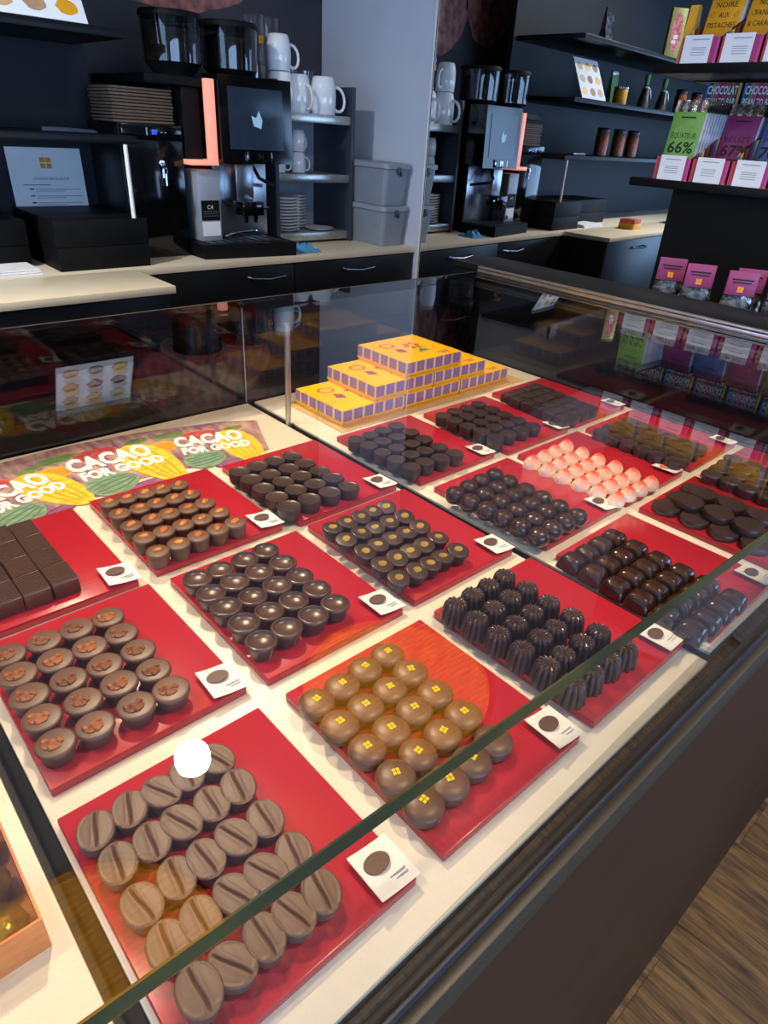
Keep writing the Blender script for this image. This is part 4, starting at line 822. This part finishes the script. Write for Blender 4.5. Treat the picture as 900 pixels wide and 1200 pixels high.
# tall glasses on the top shelf, behind the mugs
gl_me = MB().lathe([(0.026, 0.0), (0.03, 0.002), (0.034, 0.14), (0.0325, 0.14), (0.0285, 0.008), (0.0005, 0.007)], 24).mesh('glass', M['glass'], 60)
gm2 = MB()
for (a, c) in ((-1, -1), (1, -1), (-1, 1), (1, 1)): gm2.box(a * 0.0058 - 0.005, a * 0.0058 + 0.005, -0.0345, -0.0335, 0.07 + c * 0.0058 - 0.005, 0.07 + c * 0.0058 + 0.005)
gm2_me = gm2.mesh('orange_mark', M['orangelogo'], None)
for k, (x, y, z) in enumerate(((1.50, 2.40, 0.433), (1.575, 2.42, 0.433), (1.65, 2.42, 0.433), (1.725, 2.42, 0.433), (1.50, 2.402, 0.575), (1.573, 2.421, 0.575))):
    o = link('drinking_glass', gl_me, None, (x + 0.03, y, z + H), (0, 0, random.uniform(-0.3, 0.3))); link('orange_mark', gm2_me, o)
    tag(o, 'tall drinking glass with orange mark, rack top shelf, %s in %s layer' % (colword(k % 4, 4) if k < 4 else ('left', 'right')[k - 4], 'lower' if k < 4 else 'upper'), 'glass', 'drinking glasses on the cup rack')
# wooden board leaning behind the bins
o = obj('wooden_board', MB().box(1.865, 1.878, 2.35, 2.55, 0.0, 0.47, 0.002), M['kraft'], None, (0, 0, H)); tag(o, 'brown wooden board leaning behind the grey bins', 'board')
# two grey lidded bins, one on the other
def bin_(z, label, sc=1.0):
    t = thing('storage_bin', label, 'bin', (1.918, 2.165, z), 0, 'grey lidded bins'); 
    a0, b0, a1, b1, h = 0.056, 0.108, 0.066, 0.125, 0.138
    def rr(a, b2, z_, r=0.018):
        return [(sx_ * (a - r) + r * math.cos(an), sy_ * (b2 - r) + r * math.sin(an), z_) for (sx_, sy_, o_) in ((1, 1, 0), (-1, 1, 1), (-1, -1, 2), (1, -1, 3)) for an in [o_ * math.pi / 2 + q * math.pi / 8 for q in range(5)]]
    def loft(rings):
        q = MB(); n = len(rings[0]); q.add([p for r in rings for p in r], [tuple(range(n - 1, -1, -1)), tuple((len(rings) - 1) * n + k for k in range(n))] + [(i * n + k, i * n + (k + 1) % n, (i + 1) * n + (k + 1) % n, (i + 1) * n + k) for i in range(len(rings) - 1) for k in range(n)]); return q
    obj('bin_body', loft([rr(a0, b0, 0), rr(a1 - 0.003, b1 - 0.003, h - 0.012)]), M['container'], t)
    l = obj('bin_lid', loft([rr(a1, b1, h - 0.012), rr(a1 + 0.003, b1 + 0.003, h - 0.01), rr(a1 + 0.003, b1 + 0.003, h + 0.004), rr(a1 - 0.004, b1 - 0.004, h + 0.008), rr(a1 - 0.01, b1 - 0.01, h + 0.002)]), M['lid'], t)
    obj('latch', MB().box(-0.012, 0.006, -b1 - 0.008, -b1 - 0.0032, h - 0.03, h - 0.005, 0.001).box(0.0, 0.012, -b1 - 0.008, -b1 - 0.0032, h - 0.034, h - 0.02, 0.001), M['rackdark'], l)
    return t
bin_(0.0, 'grey lidded plastic bin, lower one of two by pale wall'); bin_(0.1465, 'grey lidded plastic bin, upper one of two by pale wall')
# blue cloth crumpled by the drip tray
q = MB(); rows = []
for i in range(12):
    row = []
    for j in range(9):
        x = 1.455 + i * 0.009; y = 2.04 + j * 0.012; e = min(i, 11 - i, j, 8 - j)
        z = 0.002 + min(e, 3) / 3 * (0.016 + 0.010 * math.sin(i * 1.3 + j) + 0.006 * math.cos(j * 1.9 - i * 0.7)); row.append((x + 0.004 * math.sin(j * 1.7), y, max(0.0015, z)))
    rows.append(row)
q.strip(rows); o = obj('cleaning_cloth', q, M['blue_cloth'], None, (0, 0, H)); tag(o, 'crumpled blue cleaning cloth on worktop by the drip tray', 'cloth')

# ------------------------------------------------------------------ shelf wall at the left (seen again in the mirror)
sw = thing('shelf_unit', 'dark blue grey wall shelving behind the counter at left', 'shelving', (-0.6, 2.4, 0))
wpart('back_board', MB().box(-2.2, 0.93, 2.4, 2.425, 0.0, 1.6), M['navy'], sw, None)
for z in (0.343, 0.585, 0.83):
    wpart('shelf_board', MB().box(-2.2, 0.90, 2.032, 2.3995, z - 0.02, z, 0.001), M['black'], sw)
wpart('shelf_post', MB().tube([(0.866, 2.036, 0.1345), (0.866, 2.036, 0.3225)], 0.006, 10), M['print_white'], sw)
# black riser boxes
def riser(x0, x1, y0, y1, h, label):
    t = thing('riser_box', label, 'box', ((x0 + x1) / 2, (y0 + y1) / 2, 0), 0, 'black riser boxes'); zm = h * 0.47
    wpart('lower_box', MB().box(x0 + 0.002, x1 - 0.002, y0 + 0.002, y1 - 0.002, 0.0, zm, 0.001), M['matteblack'], t)
    wpart('upper_box', MB().box(x0, x1, y0, y1, zm + 0.001, h, 0.0015), M['matteblack'], t)
riser(0.636, 0.9035, 2.035, 2.372, 0.134, 'black two part riser box in front of the white notice'); riser(0.14, 0.597, 2.14, 2.372, 0.125, 'black riser box at the left edge beside the papers')
# white notice standing behind the box
nt_ = thing('notice_sheet', 'white notice sheet headed charte de qualite leaning on the shelf wall', 'notice', (0.765, 2.385, 0))
NO = Vector((0, 0, H)) - Vector(nt_.location)
a = Vector((0.650, 2.377, 0.0015)); b2 = Vector((0.868, 2.377, 0.0015)); upv = Vector((0.0, 0.016, 0.292))
wpart('paper', MB().hexa([a, b2, b2 + Vector((0, 0.001, 0)), a + Vector((0, 0.001, 0))], [a + upv, b2 + upv, b2 + upv + Vector((0, 0.001, 0)), a + upv + Vector((0, 0.001, 0))]), M['paperwhite'], nt_, None)
un = upv.normalized(); O0 = a + Vector((0, -0.0006, 0)) + NO
def onp(u, v): return O0 + Vector((u * 0.218, 0, 0)) + upv * v
def quad(m_, u0, u1, v0, v1, nm):
    p = [onp(u0, v0) - NO, onp(u1, v0) - NO, onp(u1, v1) - NO, onp(u0, v1) - NO]; wpart(nm, MB().add(p, [(0, 1, 2, 3)]), m_, nt_, None)
for (u, v) in ((0.46, 0.885), (0.54, 0.885), (0.46, 0.83), (0.54, 0.83)): quad(M['orangelogo'], u - 0.036, u + 0.034, v - 0.022, v + 0.024, 'orange_mark')
text('CHARTE DE QUALITÉ', 0.0085, M['ink'], nt_, onp(0.30, 0.70), (1, 0, 0), upv, 'lettering', 0.0, 0.105)
text('chez nous, pour nos clients', 0.006, M['ink'], nt_, onp(0.14, 0.648), (1, 0, 0), upv, 'lettering', 0.0, 0.09) if False else quad(M['ink'], 0.15, 0.52, 0.648, 0.655, 'printed_line')
for k in range(5): quad(M['inkblack'], 0.22, 0.28, 0.606 - k * 0.065, 0.618 - k * 0.065, 'printed_line'); quad(M['ink'], 0.30, 0.93, 0.608 - k * 0.065, 0.613 - k * 0.065, 'printed_line'); quad(M['ink'], 0.30, 0.7, 0.59 - k * 0.065, 0.594 - k * 0.065, 'printed_line')
# loose papers on the near counter
for k in range(3):
    o = obj('paper_sheet', MB().box(0.375, 0.585, 2.02, 2.30, 0.0, 0.004), M['paperwhite'], None, (0.006 * k, 0.004 * k, H + 0.0005 + k * 0.0052), (0, 0, 0), None); o.rotation_euler = (0, 0, 0.004 * k)
    tag(o, 'white paper pad on worktop at left edge, %s from bottom' % ORD[k], 'paper', 'white paper pads on the worktop')
# black pen lying on the lower shelf
o = obj('pen', MB().tube([(0.66, 2.06, 0.350), (0.71, 2.055, 0.350), (0.79, 2.05, 0.349), (0.80, 2.049, 0.348)], [0.006, 0.0065, 0.005, 0.001], 8), M['rackdark'], None, (0, 0, H)); tag(o, 'dark pen lying on the lower wall shelf above the notice', 'pen')
# card with pictures of round sweets, leaning on the upper shelf
pc = thing('picture_board', 'pale board printed with nine sweets leaning on upper wall shelf', 'picture board', (0.70, 2.06, 0.585))
PO = Vector((0, 0, H)) - Vector(pc.location)
a = Vector((0.575, 2.045, 0.5862)); b2 = Vector((0.812, 2.045, 0.5862)); upv = Vector((0, 0.085, 0.165)); nv = Vector((0, -0.165, 0.085)).normalized() * 0.002
wpart('board', MB().hexa([a + nv, b2 + nv, b2 - nv, a - nv], [a + upv + nv, b2 + upv + nv, b2 + upv - nv, a + upv - nv]), M['paperwhite'], pc, None)
for j in range(3):
    for i in range(3):
        c = a + (b2 - a) * (0.18 + 0.32 * i) + upv * (0.18 + 0.31 * j) + nv * 1.2; m = 14
        vs = [c + Vector((1, 0, 0)) * 0.026 * math.cos(2 * math.pi * k / m) * (1 + 0.1 * math.sin(3 * k)) + upv.normalized() * 0.019 * math.sin(2 * math.pi * k / m) for k in range(m)]
        wpart('printed_sweet', MB().add(vs, [tuple(range(m))]), [M['tan'], M['orangelogo'], M['kraft'], M['nut'], M['yellowbag'], M['choc_milk']][(i * 2 + j) % 6], pc, None)
# jars with nuts, bottles and boxes farther left on the shelves (they show in the mirror)
jar_me = MB().lathe([(0.030, 0), (0.034, 0.003), (0.035, 0.10), (0.030, 0.112), (0.030, 0.115)], 22).mesh('jar', M['almonds'], 50)
jlid_me = MB().lathe([(0.033, 0.1152), (0.034, 0.12), (0.034, 0.132), (0.031, 0.135)], 22).mesh('jar_lid', M['jarlid'], 50)
def jar(p, z, label, grp, sc=1.0):
    o = link('nut_jar', jar_me, None, (p.x, p.y, z + H + 0.0005)); o.scale = (sc,) * 3; link('jar_lid', jlid_me, o); return tag(o, label, 'jar', grp)
for k, (u, v) in enumerate(((703, 177), (722, 178), (738, 179))): jar(via_mirror(u, v, 1, 2.16), 0.343, 'nut jar with black lid on lower wall shelf, %s from the mirror' % ORD[k], 'nut jars on the wall shelves')
for k, (u, v) in enumerate(((797, 118), (815, 120))): jar(via_mirror(u, v, 1, 2.16), 0.585, 'nut jar with black lid on upper wall shelf, %s from the mirror' % ORD[k], 'nut jars on the wall shelves')
p = via_mirror(727, 111, 1, 2.16)
o = obj('preserve_jar', MB().lathe([(0.034, 0), (0.037, 0.004), (0.037, 0.075), (0.034, 0.08)], 22), M['yellowbag'], None, (p.x, p.y, 0.5855 + H)); obj('jar_lid', MB().lathe([(0.038, 0.0802), (0.038, 0.088), (0.035, 0.09)], 22), M['chrome'], o); tag(o, 'yellow labelled preserve jar with silver lid on upper wall shelf', 'jar')
p = via_mirror(717, 108, 1, 2.26)
o = obj('gift_bag', MB().hexa([(-0.04, -0.02, 0), (0.04, -0.02, 0), (0.04, 0.02, 0), (-0.04, 0.02, 0)], [(-0.036, -0.004, 0.15), (0.036, -0.004, 0.15), (0.036, 0.004, 0.15), (-0.036, 0.004, 0.15)]), M['green'], None, (p.x, p.y, 0.5855 + H), None, None); obj('bag_top', MB().box(-0.036, 0.036, -0.005, 0.005, 0.1502, 0.17, 0.001), M['foilend'], o); tag(o, 'green gift bag behind the preserve jar on upper shelf', 'bag')
for k, (u, v) in enumerate(((755, 112), (776, 115))):
    p = via_mirror(u, v, 1, 2.16)
    o = obj('sweet_cone', MB().lathe([(0.032, 0), (0.034, 0.002), (0.028, 0.05), (0.014, 0.11), (0.010, 0.118)], 20), M['beans'], None, (p.x, p.y, 0.5855 + H)); obj('cone_top', MB().lathe([(0.009, 0.1182), (0.014, 0.135), (0.015, 0.168), (0.012, 0.17)], 12), M['green'], o)
    obj('ribbon', MB().lathe([(0.0155, 0.103), (0.0165, 0.108), (0.0155, 0.113), (0.0125, 0.113)], 14).tube([(0.006, -0.017, 0.108), (0.014, -0.026, 0.085), (0.02, -0.03, 0.04)], 0.0035, 6).tube([(-0.006, -0.017, 0.108), (-0.014, -0.026, 0.09), (-0.017, -0.034, 0.05)], 0.0035, 6), M['bagedge'], o)
    tag(o, 'cone shaped sweet bag with blue ribbon on upper shelf, %s from mirror' % ORD[k], 'sweet bag', 'ribboned sweet bags')
p = via_mirror(713, 26, 1, 2.16)
o = obj('foil_bag', MB().hexa([(-0.04, -0.022, 0), (0.04, -0.022, 0), (0.04, 0.022, 0), (-0.04, 0.022, 0)], [(-0.04, -0.006, 0.13), (0.04, -0.006, 0.13), (0.04, 0.006, 0.13), (-0.04, 0.006, 0.13)]), M['pouch'], None, (p.x, p.y, 0.8305 + H), None, None); obj('bag_top', MB().box(-0.04, 0.04, -0.004, 0.004, 0.1302, 0.15), M['matteblack'], o, None, None, None); tag(o, 'silver foil sweet bag on the topmost wall shelf', 'bag')
p = Vector((0.30, 1.9, 0))
o = obj('sweet_box', MB().box(-0.045, 0.045, -0.045, 0.045, 0, 0.028, 0.001), M['yellowbag'], None, (p.x, p.y, H + 0.0005)); obj('box_lid', MB().box(-0.043, 0.043, -0.043, 0.043, 0.0282, 0.05, 0.001), M['redprint'], o); tag(o, 'small yellow box with red lid on the near counter', 'box')
p = Vector((-0.32, 1.9, 0))
o = obj('glass_tray', MB().box(-0.13, 0.08, -0.06, 0.06, 0, 0.006, 0.001), M['steel'], None, (p.x, p.y, H + 0.0005)); tag(o, 'flat steel tray with two glass bottles on near counter', 'tray')
for k, dx in enumerate((-0.075, 0.015)):
    o = obj('glass_bottle', MB().lathe([(0.035, 0), (0.037, 0.004), (0.034, 0.06), (0.022, 0.10), (0.018, 0.12), (0.017, 0.12), (0.020, 0.10), (0.032, 0.06), (0.033, 0.008), (0.001, 0.007)], 20), M['glass'], None, (p.x + dx, p.y, H + 0.0069)); obj('contents', MB().lathe([(0.031, 0.009), (0.0305, 0.055), (0.001, 0.056)], 18), M['deck'], o); tag(o, 'glass bottle on the steel tray, %s one' % ('left', 'right')[k], 'bottle', 'glass bottles on the tray')
# ------------------------------------------------------------------ chocolate bar rack at the right, in front of the mirror
RXF, RXB = 1.85, 2.03
rack = thing('bar_rack', 'tall black display rack full of chocolate bars at right', 'display rack', (1.94, 0.3, -H))
wpart('lower_body', MB().box(RXF, RXB, 0.45, 0.915, -H, 0.3045), M['matteblack'], rack, None)
wpart('back_board', MB().box(RXB - 0.012, RXB, 0.45, 0.90, 0.3265, 1.5), M['matteblack'], rack, None)
for z in (0.326, 0.578, 0.86): wpart('shelf_board', MB().box(RXF - 0.02, RXB - 0.013, 0.45, 1.035, z - 0.02, z, 0.001), M['black'], rack)
wpart('ledge', MB().box(1.26, RXF - 0.001, 0.45, 0.93, 0.03, 0.055, 0.002), M['black'], rack)
wpart('ledge_base', MB().box(1.30, RXF - 0.001, 0.45, 0.90, -H, 0.0295), M['matteblack'], rack, None)
# open cartons of bars
SLOT = 0.0985
BARS = [[('green', 'ÉQUATEUR', '66%', 'inkblack', 'green'), ('magenta', 'BELIZE', '67%', 'inkblack', 'dark magenta'), ('bluebag', 'PÉROU', '70%', 'inkblack', 'dark blue'), ('magenta', 'HAÏTI', '72%', 'inkblack', 'magenta'), ('darkgreen', 'INDE', '75%', 'inkblack', 'dark green')],
        [('yellowbag', 'NOIRE|AUX|PISTACHES', None, 'inkblack', 'yellow'), ('yellowbag', 'NOIRE|VANILLE|& CARAMEL', None, 'inkblack', 'deep yellow'), ('yellowbag', None, None, 'inkblack', 'amber'), ('yellowbag', None, None, 'inkblack', 'golden'), ('yellowbag', None, None, 'inkblack', 'mustard')]]
POSW = ['leftmost', 'second from left', 'middle', 'second from right', 'rightmost']
def put(root, nm, mb, m_, smooth=None): return obj(nm, mb, m_, root, None, None, smooth)
def bar_mesh_parts():
    pass
for lv, z in enumerate((0.3265, 0.5785)):
    for s_ in range(5):
        y1 = 0.975 - s_ * SLOT - (0.0 if lv == 0 else -0.004); y0 = y1 - SLOT + 0.006; wd = y1 - y0
        key, nm, pct, ink, cw = BARS[lv][s_]; sh = ('lower', 'upper')[lv]
        if s_ == 0 or True:
            t = thing('bar_carton', 'striped open carton of bars on %s rack shelf, %s' % (sh, POSW[s_]), 'carton', (RXF - 0.012, (y0 + y1) / 2, z), 0, 'striped cartons of bars on the rack')
            hw = wd / 2; dp = 0.178
            put(t, 'carton_base', MB().box(0, dp, -hw, hw, 0, 0.0015), M['carton'])
            put(t, 'front_lip', MB().box(0, 0.0015, -hw, hw, 0.0016, 0.052), M['lip'])
            for sd in (-1, 1):
                ya, yb = (-hw, -hw + 0.0012) if sd < 0 else (hw - 0.0012, hw)
                pr = [(0.0016, 0.0016), (dp, 0.0016), (dp, 0.115), (0.1, 0.098), (0.0016, 0.05)]; n = len(pr)
                put(t, 'carton_side', MB().add([(p[0], ya, p[1]) for p in pr] + [(p[0], yb, p[1]) for p in pr], [tuple(range(n)), tuple(range(2 * n - 1, n - 1, -1))] + [(k, n + k, n + (k + 1) % n, (k + 1) % n) for k in range(n)]), M['cartonside'])
            hp = put(t, 'carton_header', MB().box(dp - 0.002, dp, -hw + 0.0013, hw - 0.0013, 0.0016, 0.226), M['carton'])
            if lv == 0:
                text('CHOCOLAT', 0.026, M['print_white'], t, (dp - 0.0035, hw - 0.006, 0.201), (0, -1, 0), (0, 0, 1), 'lettering', 0.02, wd - 0.014)
                text('BEAN TO BAR', 0.023, M['print_white'], t, (dp - 0.0035, hw - 0.006, 0.176), (0, -1, 0), (0, 0, 1), 'lettering', 0.02, wd - 0.014)
            lb = put(t, 'price_label', MB().box(-0.0016, -0.0004, -0.034 + (0.006 if lv else 0), 0.034 + (0.006 if lv else 0), 0.0, 0.056), M['paperwhite'])
            l_ = MB()
            for q_, zz in enumerate((0.046, 0.030, 0.026, 0.021, 0.016)): l_.box(-0.0021, -0.0017, -0.018 if q_ else -0.022, 0.018 if q_ else 0.02, zz, zz + (0.0012 if q_ else 0.0018))
            put(lb, 'printed_line', l_, M['palegrey'])
        # front bar and the bars behind it
        bh, bw, lean = (0.168 if lv == 0 else 0.178), min(0.086, wd - 0.008), (0.12 if (lv == 0 and s_ == 0) else 0.2)
        nb = 10 if (lv == 0 and s_ == 0) else 3; deep = 0.0 if (lv == 0 and s_ == 0) else (0.085 if lv == 0 else 0.055)
        for k in range(nb):
            first = k == 0
            zb = z + (0.012 if lv == 0 else 0.004); xx = RXF + 0.004 + deep + k * 0.0135
            
            b_ = thing('chocolate_bar', ('%s wrapped chocolate bar, %s in %s rack carton, %s' % (cw, 'front one' if first else ORD[k] + ' one', sh, POSW[s_])), 'chocolate bar', (xx, (y0 + y1) / 2 - (0.001 * k if nb == 10 else 0), zb), 0, 'wrapped bars on the rack')
            b_.rotation_euler = (0, lean, 0)
            bm_ = MB().box(-0.004, 0.004, -bw / 2, bw / 2, 0, bh - 0.026, 0.002)
            put(b_, 'wrapper', bm_, M[key], 40)
            put(b_, 'wrapper_edge', MB().box(-0.0045, 0.0045, -bw / 2 - 0.0022, -bw / 2 - 0.0002, 0.002, bh - 0.028), M['bagedge'])
            ce = MB(); nn = 13
            ce.strip([[(0.0022 * math.sin(i * 1.9) + dx_, -bw / 2 + bw * i / (nn - 1), zz) for i in range(nn)] for (dx_, zz) in ((-0.003, bh - 0.0262), (-0.0025, bh - 0.018), (0.0, bh - 0.008), (0.0, bh))])
            put(b_, 'crimped_end', ce, M['foilend'], 60)
            if first and nm:
                rt = (0, -1, 0); up_ = (0, 0, 1); fx = -0.0045
                if pct:
                    put(b_, 'print_panel', MB().add([(fx + 0.0002, bw * 0.34, 0.03), (fx + 0.0002, -bw * 0.34, 0.03), (fx + 0.0002, -bw * 0.34, 0.105), (fx + 0.0002, 0, 0.118), (fx + 0.0002, bw * 0.34, 0.105)], [(0, 1, 2, 3, 4)]), mat('bag_motif', (124, 172, 82) if key == 'green' else (150, 44, 104) if key == 'magenta' else (86, 110, 170), 0.45, c2=(112, 162, 74) if key == 'green' else (138, 40, 96) if key == 'magenta' else (80, 100, 160), nscale=60))
                    text(nm, 0.017, M[ink], b_, (fx - 0.0002, 0, 0.083), rt, up_, 'lettering', 0.0, bw * 0.78, 0, True)
                    text(pct, 0.036, M[ink], b_, (fx - 0.0002, 0, 0.050), rt, up_, 'lettering', 0.02, bw * 0.80, 0, True)
                    put(b_, 'printed_line', MB().box(fx - 0.0004, fx, -bw * 0.26, bw * 0.26, 0.040, 0.0432), M[ink]); put(b_, 'printed_line', MB().box(fx - 0.0004, fx, -bw * 0.22, bw * 0.22, 0.128, 0.131), M[ink])
                    put(b_, 'orange_mark', MB().box(fx - 0.0004, fx, -0.006, 0.006, 0.014, 0.026), M['orangelogo'])
                else:
                    for q_, wd_ in enumerate(nm.split('|')): text(wd_, 0.016, M[ink], b_, (fx - 0.0002, 0.001, 0.118 - q_ * 0.021), rt, up_, 'lettering', 0.0, bw * (0.62, 0.3, 0.8)[q_] if lv and s_ == 0 else bw * (0.5, 0.62, 0.8)[q_], 0, True)
                    for (cy, cz, rr_) in ((0.022, 0.142, 0.008), (0.0, 0.146, 0.008), (-0.022, 0.141, 0.008), (0.028, 0.104, 0.007), (-0.029, 0.104, 0.007)):
                        put(b_, 'printed_flourish', MB().tube([(fx, cy + rr_ * (0.4 + 0.05 * a) * math.cos(a * 0.7), cz + rr_ * (0.6 + 0.05 * a) * math.sin(a * 0.7)) for a in range(10)], 0.0004, 4), M[ink])
                    put(b_, 'printed_line', MB().box(fx - 0.0004, fx, -0.014, 0.014, 0.1485, 0.150), M[ink])
# floral box and a golden paper bag at the rack's left end
fp = via_mirror(788, 52, 1, 2.12)
fb = thing('floral_box', 'narrow green box printed with red flowers on topmost wall shelf', 'box', (fp.x, 2.12, 0.8305), 2.2)
obj('box_body', MB().box(-0.012, 0.012, -0.045, 0.045, 0, 0.24, 0.001), mat('pale_green_card', (170, 168, 84), 0.5, c2=(160, 158, 76), nscale=30), fb)
fm = mat('red_flower_print', (190, 50, 66), 0.5, c2=(232, 150, 150), nscale=60)
vs = [(-0.0125, 0.032 * math.cos(a * 0.349), 0.13 + 0.09 * math.sin(a * 0.349)) for a in range(18)]
obj('flower_print', MB().add(vs, [tuple(range(18))]), fm, fb, None, None, None)
obj('title_print', MB().box(-0.0131, -0.0126, -0.012, 0.014, 0.10, 0.118).box(-0.0131, -0.0126, -0.018, 0.006, 0.078, 0.094), M['paperwhite'], fb, None, None, None)
gb = thing('paper_bag', 'golden paper bag between floral box and yellow bars', 'bag', (RXF + 0.045, 0.99, 0.5785), 0.1)
gb.location.x = RXF + 0.055
obj('bag_body', MB().hexa([(-0.02, -0.004, 0), (0.03, -0.004, 0), (0.03, 0.022, 0), (-0.02, 0.022, 0)], [(-0.004, -0.002, 0.125), (0.006, -0.002, 0.125), (0.006, 0.02, 0.125), (-0.004, 0.02, 0.125)]), M['yellowbag'], gb, None, None, None)
obj('bag_fold', MB().hexa([(-0.022, -0.0062, 0.02), (0.012, -0.0062, 0.05), (0.012, -0.005, 0.05), (-0.022, -0.005, 0.02)], [(-0.006, -0.0052, 0.122), (0.004, -0.0052, 0.122), (0.004, -0.004, 0.122), (-0.006, -0.004, 0.122)]), mat('olive_paper', (146, 146, 96), 0.5, c2=(136, 136, 88), nscale=40), gb, None, None, None)
# purple headed pouches along the ledge
def pouch(x, y, rz, label, zoff=0.0):
    t = thing('sweet_pouch', label, 'pouch', (x, y, 0.0555 + zoff), rz, 'purple headed pouches on the ledge')
    rows = []
    for i in range(9):
        v = i / 8; row = []
        for j in range(11):
            u = j / 10; wdh = 0.031 + 0.003 * math.sin(math.pi * v); a = 2 * math.pi * u; d = 0.014 * math.sin(math.pi * min(1, v * 0.9 + 0.15)) * (1 - 0.8 * v * v) + 0.002
            row.append((d * math.sin(a) + random.uniform(-0.0016, 0.0016) * (1 if 0 < j < 10 else 0), wdh * math.cos(a) , v * 0.068))
        row[-1] = row[0]; rows.append(row)
    obj('pouch_body', MB().strip(rows), M['pouch'], t, None, None, 30)
    h = obj('purple_header', MB().box(-0.004, 0.004, -0.0305, 0.0305, 0.0682, 0.118, 0.001), M['purple'], t)
    for q_ in ((0.022, 0.100, 0.103), (0.019, 0.094, 0.0965)): obj('printed_line', MB().box(-0.0046, -0.0041, -q_[0], q_[0], q_[1], q_[2]), M['inkblack'], h, None, None, None)
    o_ = MB()
    for (a, c) in ((-1, -1), (1, -1), (-1, 1), (1, 1)): o_.box(-0.0046, -0.0041, a * 0.0032 - 0.0029, a * 0.0032 + 0.0029, 0.081 + c * 0.0032 - 0.0029, 0.081 + c * 0.0032 + 0.0029)
    obj('orange_mark', o_, M['orangelogo'], h, None, None, None)
for (x, y, rz, wd_) in ((1.62, 0.757, 0.5, 'leftmost, standing alone'), (1.60, 0.678, 0.5, 'second from left'), (1.60, 0.583, 0.5, 'third from left, in front'), (1.66, 0.588, 0.5, 'behind the third one'), (1.625, 0.50, 0.5, 'fourth from left, in front'), (1.68, 0.52, 0.5, 'half hidden behind the fourth'), (1.60, 0.42, 0.5, 'at the right edge')):
    pouch(x, y, rz, 'clear pouch with purple header on black ledge, ' + wd_)
